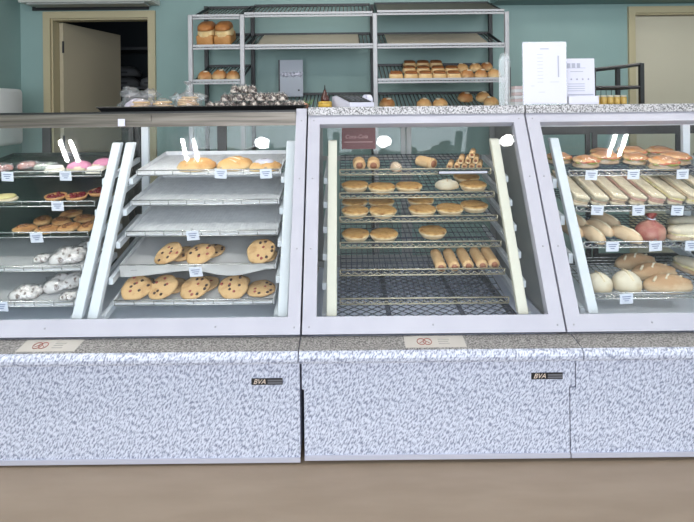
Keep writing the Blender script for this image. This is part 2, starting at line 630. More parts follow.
def display_case(name, label, x0, x1, kind, posts, pmat, shelves, mid=None, badge=None, bx=None, lx=None, ux=None):
    r = empty(name, ((x0 + x1) / 2, 2.4, 0))
    O = r.location.copy()
    g = .002

    def P(mb, nm, m, smooth=False, par=None, lab=None):
        mb.bm.transform(Matrix.Translation(-O))
        return mb.build(nm, m, par or r, smooth, None, lab)
    b0, b1 = bx or (x0, x1)
    u0, u1 = ux or (x0, x1)
    zs_ = .276 if kind == 'wire' else .272
    kz = .009 if kind == 'left' else .015
    poly_ = [(b0 + g, kz + .015), (b1 - g, kz + .015), (b1 - g, zs_), (u1 - g, zs_), (u1 - g, .394), (u0 + g, .394), (u0 + g, zs_), (b0 + g, zs_)]
    pb_ = MB()
    fr_ = [pb_.bm.verts.new((x, 1.93, z)) for x, z in poly_]
    bk_ = [pb_.bm.verts.new((x, 2.85, z)) for x, z in poly_]
    pb_.bm.faces.new(fr_)
    pb_.bm.faces.new(bk_[::-1])
    for i_ in range(8):
        pb_.bm.faces.new((fr_[i_], bk_[i_], bk_[(i_ + 1) % 8], fr_[(i_ + 1) % 8]))
    P(pb_, 'base_panel', M_LAM)
    P(MB().box(b0 + .01, b1 - .01, 2.0, 2.8, 0, kz + .0145), 'plinth', M_BLACK)
    P(MB().box(b0 + g, b1 - g, 1.924, 1.93, kz, kz + .017), 'kick_strip', mat('kick_strip_alu', (196, 196, 210), .4, .3))
    nose = [(1.97, .394), (1.90, .394), (1.878, .396), (1.866, .402), (1.860, .412), (1.858, .424), (1.861, .434), (1.868, .440), (1.878, .443)]
    l0, l1 = lx or (x0, x1)
    P(MB().prism(nose + [(1.97, .452)], l0 + g, l1 - g), 'ledge_nose', M_LAM)
    P(MB().prism([(1.877, .4428), (1.97, .4521), (1.97, .4550), (1.877, .4455)], l0 + g, l1 - g), 'ledge', M_TOP)
    P(MB().box(x0 + .02, x1 - .02, 2.0, 2.85, .394, .458), 'deck', M_DECK if kind != 'wire' else M_DECKB)
    # sloping front: frame bars, pane
    Mx = frame_mtx(0)
    fb = MB()
    sw = {'left': .050, 'wire': .055, 'right': .060}[kind]
    rail = .062
    fb.box(x0 + g, x1 - g, 0, rail, -.03, .012, Mx)
    if kind == 'left':
        fb.box(x1 - sw, x1 - g, rail, LEN + .03, -.03, .012, Mx).box(x0 + g, x0 + sw, rail, LEN + .03, -.03, .012, Mx)
    else:
        fb.box(x0 + g, x0 + sw, rail, LEN - .052, -.03, .012, Mx).box(x1 - sw, x1 - g, rail, LEN - .052, -.03, .012, Mx)
        fb.box(x0 + g, x1 - g, LEN - .052, LEN, -.03, .012, Mx)
    ff = P(fb, 'front_frame', M_FRAME)
    m_sc = mat('dull_screw', (150, 150, 156), .4, .4)
    spots = [(xx, q) for xx in (x0 + sw / 2, x1 - sw / 2) for q in (.025, .32, .62, .9)]
    n = max(1, int((x1 - x0) / .5))
    spots += [(x0 + (x1 - x0) * (k + .5) / n, .03) for k in range(n)]
    for xx, q in spots:
        sc = MB().lathe([(0, .0138), (.003, .0134), (.0036, .0121), (0, .0121)], 10)
        sc.bm.transform(Mx @ Matrix.Translation((xx, q, 0)))
        P(sc, 'screw', m_sc, par=ff)
    P(MB().box(x0 + sw - .01, x1 - sw + .01, rail - .01, LEN - .04, -.013, -.007, Mx), 'front_glass', M_GLASS)
    # top
    if kind == 'left':
        P(MB().box(x0 + g, x1 - sw - g, 2.395, 2.43, 1.238, 1.300), 'top_rail', M_STEEL, lab='stainless steel top rail')
        P(MB().box(x0 + g, x1 - g, 2.43, 2.87, 1.283, 1.300), 'top_board', M_GSTEEL)
        P(MB().box(x0 + g, x1 - sw - g, 2.39, 2.87, 1.3005, 1.307), 'top_sheet', M_BLACK)
        bb = MB()
        for xx in (-1.02,):
            bb.box(xx - .03, xx + .12, 2.389, 2.395, 1.262, 1.292)
        P(bb, 'rail_joiner', M_STEEL)
    else:
        P(MB().box(x0 + g, x1 - g, 2.385, 2.87, 1.2835, 1.32), 'top_slab', M_GRAN)
    # ends
    poly = [(2.0, .458), (2.0, .47), (2.42, 1.24), (2.42, 1.283), (2.85, 1.283), (2.85, .458)]
    for a, c in ((x0 + .006, x0 + .014), (x1 - .014, x1 - .006)):
        P(MB().prism(poly, a, c), 'side_panel', M_GSTEEL)
    # strip lamp added out of sight behind the top rail to brighten the shelves
    for k_ in range(len(posts) // 2):
        a_, c_ = posts[2 * k_][0] + .05, posts[2 * k_ + 1][0] - .05
        lb = P(MB().box(a_ - .02, c_ + .02, 2.445, 2.485, 1.272, 1.2825), 'lamp_holder', M_BAR)
        P(MB().tube([(a_, 2.465, 1.261), (c_, 2.465, 1.261)], .0105, 10), 'lamp_tube', glow('added_case_fill_glow' if kind != 'wire' else 'added_warm_case_fill_glow', (1.0, .98, .96, 1) if kind != 'wire' else (1.0, .94, .86, 1), 16 if kind != 'wire' else 7), True, par=lb)
    # rear sliding doors
    rz = 1.203 if kind == 'right' else 1.2825
    if kind == 'right':
        P(MB().box(x0 + .016, x1 - .016, 2.80, 2.84, 1.2035, 1.2825), 'rear_header', M_BAR)
    rb = MB().box(x0 + .016, x1 - .016, 2.80, 2.84, rz - .035, rz).box(x0 + .016, x1 - .016, 2.80, 2.84, .4585, .49).box(x0 + .016, x0 + .0195, 2.80, 2.84, .489, rz - .034).box(x1 - .0195, x1 - .016, 2.80, 2.84, .489, rz - .034)
    P(rb, 'rear_frame', M_DARK if kind != 'wire' else M_GSTEEL)
    nd = 2 if x1 - x0 < 1.2 else 4
    wd = (x1 - x0 - .04) / nd
    for k in range(nd):
        a = x0 + .02 + k * wd
        yo = 2.804 if k % 2 else 2.822
        db = MB()
        for u, v in ((a, a + .028), (a + wd - .028, a + wd)):
            db.box(u + .001, v - .001, yo, yo + .014, .49, rz - .035)
        db.box(a + .027, a + wd - .027, yo, yo + .014, .49, .515).box(a + .027, a + wd - .027, yo, yo + .014, rz - .045, rz - .0351)
        if kind == 'wire':
            db.box(a + .027, a + wd - .027, yo, yo + .014, 1.03, 1.055)
        sd = P(db, 'sliding_door', M_GSTEEL if kind == 'wire' else M_DARK)
        P(MB().box(a + .028, a + wd - .028, yo + .005, yo + .009, .516, rz - .046), 'rear_glass', M_RGLASS, par=sd)
    # sloping posts with shelf brackets
    for px_, near in posts:
        pb = MB()
        z0, z1 = .497, 1.165
        y0, y1 = bar_y(z0), bar_y(z1)
        for zz in (0,):
            pb.prism([(y0 - .002, z0), (y0 + .030, z0), (y1 + .032, z1), (y1, z1)], px_ - .0205, px_ + .0205)
        pb.bevel(.004, 2)
        po = P(pb, 'shelf_post', pmat, False)
        for s in shelves:
            a = s.y0 - .0
            zb = s.z0 - .022
            bk = MB()
            yf = bar_y(zb) + .030
            t = s.t
            bk.prism([(yf, zb - (.026 if kind == 'right' else .012) + t * (yf - a)), (2.75, zb - (.018 if kind == 'right' else .004) + t * (2.75 - a)), (2.75, zb + .018 + t * (2.75 - a)), (yf, zb + .014 + t * (yf - a))], px_ + near * .030 - .009, px_ + near * .030 + .009)
            bo = P(bk, 'shelf_bracket', M_BAR, par=po)
    for xm in (mid or []):
        P(MB().box(xm - .018, xm + .018, 2.68, 2.70, .46, 1.2825), 'centre_post', M_BAR)
    if badge:
        bx0, bz = badge
        bd = P(MB().box(bx0, bx0 + .115, 1.926, 1.931, bz, bz + .023), 'maker_badge', M_BLACK, lab='small black maker badge')
        R = Matrix.Rotation(math.radians(90), 4, 'X')
        m_or = mat('badge_letters', (226, 206, 190), .4)
        lettering('BVA', .025, m_or, bd, Matrix.Translation(Vector((bx0 + .029, 1.9255, bz + .0115)) - O) @ R, shear=.35)
        gb = MB().box(bx0 + .06, bx0 + .113, 1.925, 1.9265, bz + .004, bz + .010).box(bx0 + .06, bx0 + .113, 1.925, 1.9265, bz + .013, bz + .019)
        gb.bm.transform(Matrix.Translation(-O))
        gb.build('badge_strip', mat('badge_grey', (104, 104, 110), .4), bd)
    return tag(r, label, 'display case')


def lips(zs, y_ref=2.37, z_ref=1.0, k=.49):
    return [(y_ref - k * (z_ref - z), z) for z in zs]


T9, T8 = math.tan(math.radians(9)), math.tan(math.radians(8))
TT = [math.tan(math.radians(a)) for a in (8, 10, 12, 13, 13)]
SH_A = [Shelf(y, z, t, -1.775, -1.119, .40) for (y, z), t in zip(lips([1.017, .892, .770, .643, .518]), TT)]
SH_B = [Shelf(y, z, t, -.965, -.306, .40) for (y, z), t in zip(lips([1.017, .892, .770, .643, .518]), TT)]
SH_M = [Shelf(y, z, T8, -.036, .652, .40) for y, z in lips([1.011, .913, .817, .717, .615, .513])]
SH_R = [Shelf(y, z, T8, 1.005, 1.665, .40) for y, z in lips([.997, .850, .709, .523])]
SH_R2 = [Shelf(y, z, T8, 1.835, 2.465, .40) for y, z in lips([.997, .850, .709, .523])]

display_case('display_case', 'long left glass display case with steel top rail, cookies and doughnuts inside', -2.12, -.184, 'left',
             [(-1.82, 1), (-1.073, -1), (-1.011, 1), (-.262, -1)], M_BAR, SH_B, mid=[-1.042], badge=(-.364, .296))
display_case('display_case', 'middle heated glass display case with pies on black wire shelves', -.180, .814, 'wire',
             [(-.069, -1), (.686, 1)], M_CREAM, SH_M, badge=(.672, .306), bx=(-.172, .814), lx=(-.184, .836), ux=(-.180, .836))
display_case('display_case', 'right glass display case holding wrapped sandwiches and bread rolls', .818, 2.78, 'right',
             [(.962, -1), (1.715, -1), (1.775, 1), (2.52, -1)], M_BAR, SH_R, mid=[1.745], bx=(.814, 2.78), lx=(.836, 2.78), ux=(.836, 2.78))
# ------------------------------------------------------------------ trays, wire shelves, tags
ORD = ['leftmost', 'second from left', 'third from left', 'fourth from left', 'fifth from left', 'sixth from left', 'seventh from left', 'eighth from left', 'ninth from left', 'tenth from left', 'eleventh from left']
LEVEL = ['top', 'second', 'third', 'fourth', 'bottom']


def make_tray(sh, name, m, liner=None, lip=True, hang=False, ridged=False):
    B = sh.base()
    o = empty(name, (0, 0, 0))
    o.matrix_world = B
    x0, x1, d = sh.x0, sh.x1, sh.depth
    b = MB()
    b.box(x0, x1, 0, d, 0, .003)
    b.box(x0, x0 + .003, 0, d, .003, .022).box(x1 - .003, x1, 0, d, .003, .022).box(x0 + .003, x1 - .003, d - .003, d, .003, .022)
    b.box(x0 + .003, x1 - .003, 0, .003, .003, .010 if lip else .022)
    if ridged:
        n = 46
        for i in range(n):
            x = x0 + .012 + (x1 - x0 - .024) * i / (n - 1)
            b.prism([(.01, .003), (d - .01, .003), (d - .01, .005), (.01, .005)], x - .0025, x + .0025)
    b.build('pan', m, o)
    if lip:
        f = MB()
        f.tube([(x0 + .004, -.004, .024), (x1 - .004, -.004, .024)], .0028, 6)
        f.tube([(x0 + .004, -.004, .002), (x1 - .004, -.004, .002)], .0028, 6)
        for i in range(9):
            x = x0 + .006 + (x1 - x0 - .012) * i / 8
            f.tube([(x, -.004, .002), (x, -.004, .024)], .0018, 5)
        f.build('front_rail', M_CHROME, o, True)
    if liner:
        b = MB()
        nx, ny = 40, 8
        y0 = 0.004
        vs = []
        for j in range(ny + 1):
            row = []
            for i in range(nx + 1):
                u = i / nx
                x = x0 + .006 + (x1 - x0 - .012) * u
                row.append(b.bm.verts.new((x, y0 + (d - .02) * j / ny, .0058 + (.0012 * math.sin(u * 17 + j) if 0 < j < ny else 0))))
            vs.append(row)
        if hang:
            lo = []
            hi = []
            for i in range(nx + 1):
                u = i / nx
                x = x0 + .006 + (x1 - x0 - .012) * u
                drop = .042 + .012 * math.sin(u * 9.5 + 1.0) - .010 * u
                hi.append(b.bm.verts.new((x, -.009 + .003 * math.sin(u * 21), .026)))
                lo.append(b.bm.verts.new((x, -.012 + .006 * math.sin(u * 15), .026 - drop)))
            vs = [lo, hi] + vs
        for r0, r1 in zip(vs, vs[1:]):
            for i in range(nx):
                b.bm.faces.new((r0[i], r0[i + 1], r1[i + 1], r1[i]))
        bmesh.ops.solidify(b.bm, geom=b.bm.faces[:], thickness=.0006)
        b.build('paper_liner', liner, o, True)
    return o


def make_wire_shelf(sh, m_grid, m_lip, step=.024, cross=7, depth=None, loose=True):
    o = empty('wire_shelf')
    o.matrix_world = sh.base()
    x0, x1, d = sh.x0, sh.x1, depth or sh.depth
    f = MB()
    for z in (-.001, .024):
        f.tube([(x0, 0, z), (x1, 0, z)], .0030, 6)
    for x in (x0, x1):
        f.tube([(x, 0, -.001), (x, 0, .024)], .003, 6)
    n = 44
    pts = []
    for i in range(n + 1):
        pts.append((x0 + (x1 - x0) * i / n, 0.002, .0005 if i % 2 else .012))
    f.tube(pts, .0016, 5)
    f.build('front_rail', m_lip, o, True)
    gm = MB()
    n = int((x1 - x0) / step)
    for i in range(n + 1):
        x = x0 + (x1 - x0) * i / n
        gm.tube([(x, .002, 0), (x, d, 0)], .0020, 5)
    for j in range(1, cross + 1):
        gm.tube([(x0, d * j / cross, -.003), (x1, d * j / cross, -.003)], .0022, 5)
    gm.build('wire_grid', m_grid, o, True)
    return o


for i, sh in enumerate(SH_A):
    if i < 3:
        o = make_tray(sh, 'baking_tray', M_GTRAY)
    else:
        o = make_tray(sh, 'baking_tray', M_ALU, M_PAPER)
    tag(o, ('dark green' if i < 3 else 'grey paper-lined') + ' tray on the ' + LEVEL[i] + ' shelf at the far left of the left case', 'tray', 'trays in the far left bay')
for i, sh in enumerate(SH_B):
    o = make_tray(sh, 'baking_tray', M_ALU, M_PAPER if i > 2 else None, True, i == 3, i < 3)
    tag(o, ('ridged grey metal' if i < 3 else 'paper-lined cookie') + ' tray on the ' + LEVEL[i] + ' shelf in the right half of the left case', 'tray', 'trays in the cookie bay')
ML = ['topmost', 'second', 'third', 'fourth', 'fifth', 'lowest']
MW = ['with small pasties and a pile of rolls', 'with five meat pies in a row', 'with meat pies across its width', 'with three browned pies', 'with five sausage rolls at its right', 'standing empty']
for i, sh in enumerate(SH_M):
    tag(make_wire_shelf(sh, M_DWIRE, mat('brassy_wire', (186, 178, 158), .35, .6)), ML[i] + ' black wire shelf in the middle case ' + MW[i], 'wire shelf', 'wire shelves in the middle case')
RW = ['under round filled rolls', 'under the row of wrapped sandwiches', 'under finger rolls and a red bag', 'under round and long loaves']
for SS, wh in ((SH_R, 'left half'), (SH_R2, 'right half')):
    for i, sh in enumerate(SS):
        tag(make_wire_shelf(sh, M_DWIRE if i < 3 else M_CHROME, M_CHROME, .03, 12), 'wire shelf, right case ' + wh + ', ' + RW[i], 'wire shelf', 'wire shelves in the right case')
# a sheet of glass protects the bottom shelf front in the right case

# diamond mesh lying on the deck of the middle case
b = MB()
xs0, xs1, ys0, ys1 = -.05, .68, 2.045, 2.76
sp = .05
k = xs0 - (ys1 - ys0)
while k < xs1:
    for sgn in (1, -1):
        p, q = (k, ys0), (k + (ys1 - ys0), ys1)
        a0, a1 = max(xs0, p[0]), min(xs1, q[0])
        if a1 - a0 > .01:
            y0, y1 = ys0 + (a0 - k), ys0 + (a1 - k)
            if sgn < 0:
                y0, y1 = ys0 + ys1 - y0, ys0 + ys1 - y1
            b.tube([(a0, y0, .4625 if sgn > 0 else .4655), (a1, y1, .4625 if sgn > 0 else .4655)], .002, 5)
    k += sp
b.box(.155, .175, ys0, ys1, .4585, .461).box(.46, .48, ys0, ys1, .4585, .461).box(.655, .69, ys0, ys1, .4585, .461)
tag(b.build('floor_mesh', M_DWIRE, None, True, (.31, 2.4, .458)), 'dark diamond mesh panel lying on the floor of the middle case', 'mesh panel')


def tag_card():
    o = empty('price_tag')
    MB().box(-.027, .027, -.0018, -.0003, -.026, .018).bevel(.0003, 1).build('card', M_TAG, o)
    p = MB()
    for z, a, c in ((.006, -.018, .018), (-.003, -.015, .014), (-.012, -.008, .009)):
        p.box(a, c, -.0024, -.0019, z - .0022, z + .0014)
    p.build('print', M_INK, o)
    MB().box(-.006, .006, -.0003, .0006, .010, .028).build('clip', M_ACRYL, o)
    return o


TAGS = [
    (SH_A[0], 8, 177, 'white price tag under the bagged pink pastries on the top left shelf'),
    (SH_A[0], 66, 176, 'white price tag under the pink doughnuts on the top left shelf'),
    (SH_A[1], 58, 205, 'white price tag left of the berry tarts on the dark second shelf'),
    (SH_A[2], 37, 237, 'white price tag below the brown danish pastries'),
    (SH_A[4], 2, 305, 'white price tag cut by the left photo edge on the bottom shelf'),
    (SH_B[0], 221, 173, 'white price tag between two round golden loaves on the top cookie bay shelf'),
    (SH_B[0], 266, 172, 'white price tag below the bread with white paper at the bay right end'),
    (SH_B[2], 193, 232, 'white price tag on the empty third shelf of the cookie bay'),
    (SH_B[3], 197, 267, 'white price tag on the hanging paper below the upper cookies'),
    (SH_R[0], 591, 169, 'white price tag on the top shelf of the right case, beside the white post'),
    (SH_R[0], 633, 168, 'white price tag on the top shelf of the right case, middle of three'),
    (SH_R[0], 682, 167.5, 'white price tag on the top shelf of the right case, at the photo edge'),
    (SH_R[1], 597, 209, 'white price tag below the sandwiches, beside the white post'),
    (SH_R[1], 638, 208, 'white price tag below the sandwiches, middle of three'),
    (SH_R[1], 677, 210, 'white price tag below the sandwiches, at the right'),
    (SH_R[2], 612, 250, 'faint price tag below the finger rolls in the right case'),
    (SH_R[2], 655, 253, 'white price tag below the red bag in the right case'),
    (SH_R[2], 691, 251, 'white price tag below the pale sandwich at the photo right edge'),
    (SH_R[3], 626, 298, 'white price tag below the round white rolls on the bottom shelf'),
]
for sh, px, py, lab in TAGS:
    # each card is clipped to the front rail of its shelf
    Y = sh.y0 - .006
    a, _b = ray(px, py)
    M = Matrix.Translation((a * Y, Y, sh.z0 + .006)) @ Matrix.Rotation(-.15, 4, 'X') @ Matrix.Rotation(random.uniform(-.05, .05), 4, 'Y')
    M = sh.base() @ Matrix.Translation((a * Y, -.024 if sh is SH_B[3] else -.0078, .008 + random.uniform(-.003, .003))) @ Matrix.Rotation(random.uniform(-.07, .07), 4, 'Y')
    spawn('tag', tag_card, M, lab, 'price tag', 'price tags on the shelf fronts')

# plain white strip on the top wire shelf of the middle case
a0, _ = ray(438, 170)
a1, _ = ray(488, 170)
Yf = SH_M[0].y0 - .006
b = MB().box(a0 * Yf, a1 * Yf, -.0075, -.0035, .000, .016)
o = b.build('ticket_strip', M_DARK)
o.matrix_world = SH_M[0].base()
MB().box(a0 * Yf + .004, a1 * Yf - .004, -.0085, -.0076, .003, .013).build('paper_insert', M_WHITE, o, label='white paper insert')
tag(o, 'narrow white ticket strip on the topmost wire shelf below the roll pile', 'ticket strip')

# ------------------------------------------------------------------ baked goods
CK = crust('cookie_dough', (180, 143, 100), (204, 168, 122), (178, 138, 94), 30, .7)
CHIP = mat('chocolate_chip', (62, 38, 28), .4)
CHIPB = mat('sugar_button', (150, 70, 60), .35)
PIE_S = mat('pie_case_pastry', (226, 206, 172), .6, col2=(212, 186, 146), scale=40)
PIE_T = crust('pie_lid', (230, 208, 164), (192, 150, 94), (146, 100, 54), 34)
ROLLC = crust('sausage_roll_pastry', (220, 194, 156), (204, 168, 124), (182, 138, 96), 26)
FILL = mat('sausage_filling', (150, 98, 74), .6)
BUN = crust('brown_bun', (230, 196, 146), (176, 120, 72), (158, 102, 58), 9)
PALE = crust('pale_roll', (212, 188, 158), (222, 196, 164), (196, 154, 114), 12, .6)
FLOUR = crust('floured_roll', (206, 192, 166), (224, 214, 194), (204, 182, 148), 10, .8)
LONG = crust('long_loaf', (204, 178, 146), (184, 148, 114), (212, 190, 160), 10, .7)
WHITEB = mat('white_crumb', (238, 224, 196), .8, col2=(226, 208, 176), scale=40)


def cookie_b(seed):
    def f():
        rnd = random.Random(seed)
        o = empty('cookie')
        r = .0625
        wob = lambda k, n, z: 1 + .035 * math.sin(k * 6.28 / n * 3 + seed) + .02 * math.sin(k * 6.28 / n * 7 + seed * 2)
        MB().lathe([(0, 0), (r * .93, 0), (r, .004), (r * .985, .009), (r * .85, .0125), (r * .5, .0145), (0, .015)], 32, wob=wob).build('cookie_disc', CK, o, True)
        for m, nme, n in ((CHIP, 'chocolate_chips', 5), (CHIPB, 'sugar_buttons', 3)):
            b = MB()
            for i in range(n):
                a, q = rnd.uniform(0, 6.28), r * .86 * math.sqrt(rnd.random())
                b.blob(.0075, .0068, .006, .5, i, .05, (q * math.cos(a), q * math.sin(a), .0115), nu=8, nv=6)
            b.build(nme, m, o, True)
        return o
    return f


def cookies(sh, lst, where):
    """flat ones lie on the paper; a leaning one rests its far edge on the flat one behind it"""
    flat, k = {}, 0
    for i, (px, py, on) in enumerate(lst):
        if on is None:
            flat[i] = spawn('cookie%d' % (i % 3), cookie_b(i % 3 + 3), sh.m(px, py, random.uniform(0, 6), .0085, random.uniform(.96, 1.0), fy=.070), where[i], 'cookie', 'chocolate chip cookies on two trays')
    sh.settle(list(flat.values()))
    Bi, B3 = sh.base().inverted(), sh.base()
    for i, (px, py, on) in enumerate(lst):
        if on is None:
            continue
        q = Bi @ flat[on].location
        p = Bi @ sh.hit(px, py, .0085)
        d = Vector((q.x - p.x, q.y - p.y, 0))
        d = d.normalized() if d.length > .01 else Vector((0, 1, 0))
        D, r = .098, .0625
        p = Vector((min(max(q.x - d.x * D, sh.x0 + .072), sh.x1 - .072), max(q.y - d.y * D, .069), 0))
        d = Vector((q.x - p.x, q.y - p.y, 0)).normalized()
        ang = math.asin(min(.5, .0215 / (q - Vector((p.x, p.y, q.z))).length))
        p.z = r * math.sin(ang) + .0085
        M = B3 @ Matrix.Translation(p) @ Matrix.Rotation(-ang, 4, d.cross(Vector((0, 0, 1))) * -1) @ Matrix.Rotation(random.uniform(0, 6), 4, 'Z')
        spawn('cookie%d' % (i % 3), cookie_b(i % 3 + 3), M, where[i], 'cookie', 'chocolate chip cookies on two trays')


cookies(SH_B[3], [(181, 255, None), (171, 262, 0), (211, 252, None), (205, 257.5, 2), (267, 256, None), (264, 266, 4)],
        ['lower cookie peeking out behind the leftmost cookie of the fourth shelf', 'leftmost cookie of the fourth shelf, lying on another cookie', 'lower cookie of the middle pair on the fourth shelf', 'upper cookie of the middle pair on the fourth shelf, above the price tag', 'lower cookie of the pair beside the right post on the fourth shelf', 'upper cookie of the pair beside the right post on the fourth shelf'])
cookies(SH_B[4], [(141, 286, None), (131, 292, 0), (173, 287, None), (166, 294, 2), (205, 285, None), (199, 291.5, 4), (239, 285, None), (234, 290.5, 6), (268, 289, None)],
        ['cookie at the back of the leftmost pile on the bottom shelf', 'leftmost cookie in front on the bottom shelf', 'cookie behind the second front cookie on the bottom shelf', 'second cookie from left in front on the bottom shelf', 'cookie under the third front cookie on the bottom shelf', 'third cookie from left in front on the bottom shelf, tilted', 'cookie behind the fourth front cookie on the bottom shelf', 'fourth cookie from left in front on the bottom shelf', 'single orange-tinged cookie beside the right post on the bottom shelf'])


def pie_b(seed):
    def f():
        o = empty('meat_pie')
        MB().lathe([(0, 0), (.050, 0), (.053, .003), (.062, .018), (.0635, .0215), (.061, .024), (0, .022)], 30).build('pastry_case', PIE_S, o, True)
        wob = lambda k, n, z: 1 + .012 * math.sin(k * 6.28 / n * 9 + seed)
        b = MB().lathe([(.0615, .0225), (.0635, .025), (.059, .028), (.048, .0300), (.025, .0305), (0, .0300)], 30, wob=wob)
        for v in b.bm.verts:
            v.co.z += .004 * noise.noise(v.co * 30 + Vector((seed, 0, 0)))
        b.build('pastry_lid', PIE_T, o, True)
        return o
    return f


def pies(sh, lst, level, group='meat pies on the wire shelves'):
    L = []
    for i, (px, py, lab) in enumerate(lst):
        L.append(spawn('pie%d' % (i % 2), pie_b(i % 2 + 1), sh.m(px, py, random.uniform(0, 6), .0035, random.uniform(.97, 1.0), fy=.064), lab + ' on the ' + level + ' wire shelf', 'pie', group))
    return L


PL = pies(SH_M[1], [(350, 190, 'browned pie at the left end'), (379, 191, 'second pie from left'), (406.5, 190.5, 'third pie from left, beside the gap'), (475, 187, 'browned pie at the right end'), (469, 183, 'pie half hidden behind the pale one')], 'second')
sh3 = pies(SH_M[2], [(348, 207, 'pie behind the left end pie'), (376, 206.5, 'pie behind the second pie'), (350, 214.5, 'pale pie in front at the left end'), (375.5, 215, 'pale pie in front, second from left'), (421, 205, 'pie behind the middle pie'), (428, 213, 'browned pie in front at mid shelf'), (455.5, 212, 'pie second from right'), (486, 210.5, 'pie at the right end, by the post')], 'third')
SH_M[2].settle(sh3)
sh4 = pies(SH_M[3], [(354.5, 238.5, 'glossy brown pie at the left end'), (381.5, 238.5, 'glossy brown pie second from left'), (432.5, 235.5, 'lone deep pie right of the gap')], 'fourth')
SH_M[3].settle(sh4)



def pasty(m):
    def f():
        o = empty('pasty')
        MB().blob(.056, .047, .036, .25, 3, .05, e=.85).build('pastry', m, o, True)
        b = MB()
        for k in range(-1, 2):
            b.tube([(k * .022 - .008, -.02, .036 - abs(k) * .006), (k * .022 + .008, .02, .036 - abs(k) * .006)], .0028, 6)
        b.build('scored_lines', PIE_S, o, True)
        return o
    return f


PL.append(spawn('pale_pasty', pasty(FLOUR), SH_M[1].m(452.5, 187.5, .3, .0045, 1.0, fy=.058), 'pale unbrowned pasty between pies on the second wire shelf', 'pasty'))
SH_M[1].settle(PL)


def sroll(L, r=.021):
    def f():
        o = empty('sausage_roll')
        b = MB()
        pts = [(0, -L / 2 + L * i / 10, r * .92) for i in range(11)]
        b.tube(pts, [r * (.93 if i in (0, 10) else 1 + .03 * math.sin(i * 2.1)) for i in range(11)], 16)
        for v in b.bm.verts:
            v.co.z = max(v.co.z, .0005) * .95
            v.co.x *= 1.12
        b.build('pastry', ROLLC, o, True)
        b = MB()
        for s in (-1, 1):
            bb = s * (L / 2)
            b.tube([(0, bb - .001 * s, r * .86), (0, bb + .0035 * s, r * .86)], r * .62, 12)
        b.build('filling', FILL, o, True)
        return o
    return f


L = []
for i, (px, py) in enumerate([(438, 264), (451, 263.5), (464.5, 262.5), (478, 262), (491, 261)]):
    L.append(spawn('sroll', sroll(.152, .0215), SH_M[4].m(px, py, 0, .0035, fy=.078), 'sausage roll ' + ORD[i] + ' in the row on the fifth wire shelf', 'sausage roll', 'sausage rolls on the fifth shelf'))
SH_M[4].settle(L, k=1.0)
for i, (px, py, rz) in enumerate([(359, 168, .03), (373.5, 168, -.05)]):
    spawn('small_pasty', sroll(.085, .026), SH_M[0].m(px, py, rz, .0035, fy=.044), ('left' if i == 0 else 'right') + ' of two stubby browned rolls at left of the topmost wire shelf', 'sausage roll', 'stubby rolls on the top wire shelf')
spawn('small_pasty', None, SH_M[0].m(426, 167, .7, .0035, 1.05, fy=.055), 'browned roll lying askew at the middle of the topmost wire shelf', 'sausage roll')


def wrapped_roll():
    o = empty('wrapped_roll')
    MB().blob(.026, .045, .034, .3, 5, .05).build('roll', PALE, o, True)
    MB().blob(.031, .052, .039, .3, 8, .10, nu=16, nv=10, freq=5).build('wrapper', M_BAG, o, True, label='crinkled clear wrapper')
    return o


spawn('wrapped_roll', wrapped_roll, SH_M[0].m(396, 170, .1, .0045, 1.0, fy=.056), 'small roll in crinkled clear wrap on the topmost wire shelf', 'bread roll')


def pipe_roll():
    o = empty('pastry_tube')
    b = MB()
    L, r = .10, .0135
    n = 16
    rings = []
    for y, rr in ((-L / 2, r * .55), (-L / 2, r), (L / 2, r), (L / 2, r * .55)):
        rings.append([b.bm.verts.new((rr * math.cos(6.283 * k / n), y, r + rr * math.sin(6.283 * k / n))) for k in range(n)])
    for i in range(4):
        p, q = rings[i], rings[(i + 1) % 4]
        for k in range(n):
            b.bm.faces.new((p[k], p[(k + 1) % n], q[(k + 1) % n], q[k]))
    b.build('tube_pastry', ROLLC, o, True)
    MB().tube([(0, -L / 2 + .008, r), (0, L / 2 - .008, r)], r * .54, 12).build('filling', FILL, o, True)
    return o


sh = SH_M[0]
B = sh.base()
for i, (u, v, up) in enumerate([(0, 0, 0), (1, 0, 0), (2, 0, 0), (3, 0, 0), (4, 0, 0), (1.5, .0, 1), (2.5, 0, 1), (3.5, 0, 1), (3.0, 0, 2)]):
    x = .488 + .0345 * u
    M = B @ Matrix.Translation((x, .10, .0040 + .0272 * up)) @ Matrix.Rotation(-.30, 4, 'Z')
    spawn('pipe', pipe_roll, M, 'golden tube pastry in the pile at the right of the topmost wire shelf', 'pastry', 'tube pastries piled on the top wire shelf')


# ---- left case, cookie bay, top shelf
def round_loaf():
    o = empty('round_loaf')
    MB().blob(.098, .085, .046, .2, 4, .05).build('crust', crust('golden_loaf', (226, 196, 146), (206, 160, 102), (178, 126, 74), 16), o, True)
    b = MB()
    for k in (-1, 0, 1):
        b.tube([(k * .035 - .012, -.04, .041 - abs(k) * .004), (k * .035, 0, .0465 - abs(k) * .005), (k * .035 + .012, .04, .041 - abs(k) * .004)], .004, 6)
    b.build('score_marks', FLOUR, o, True)
    return o


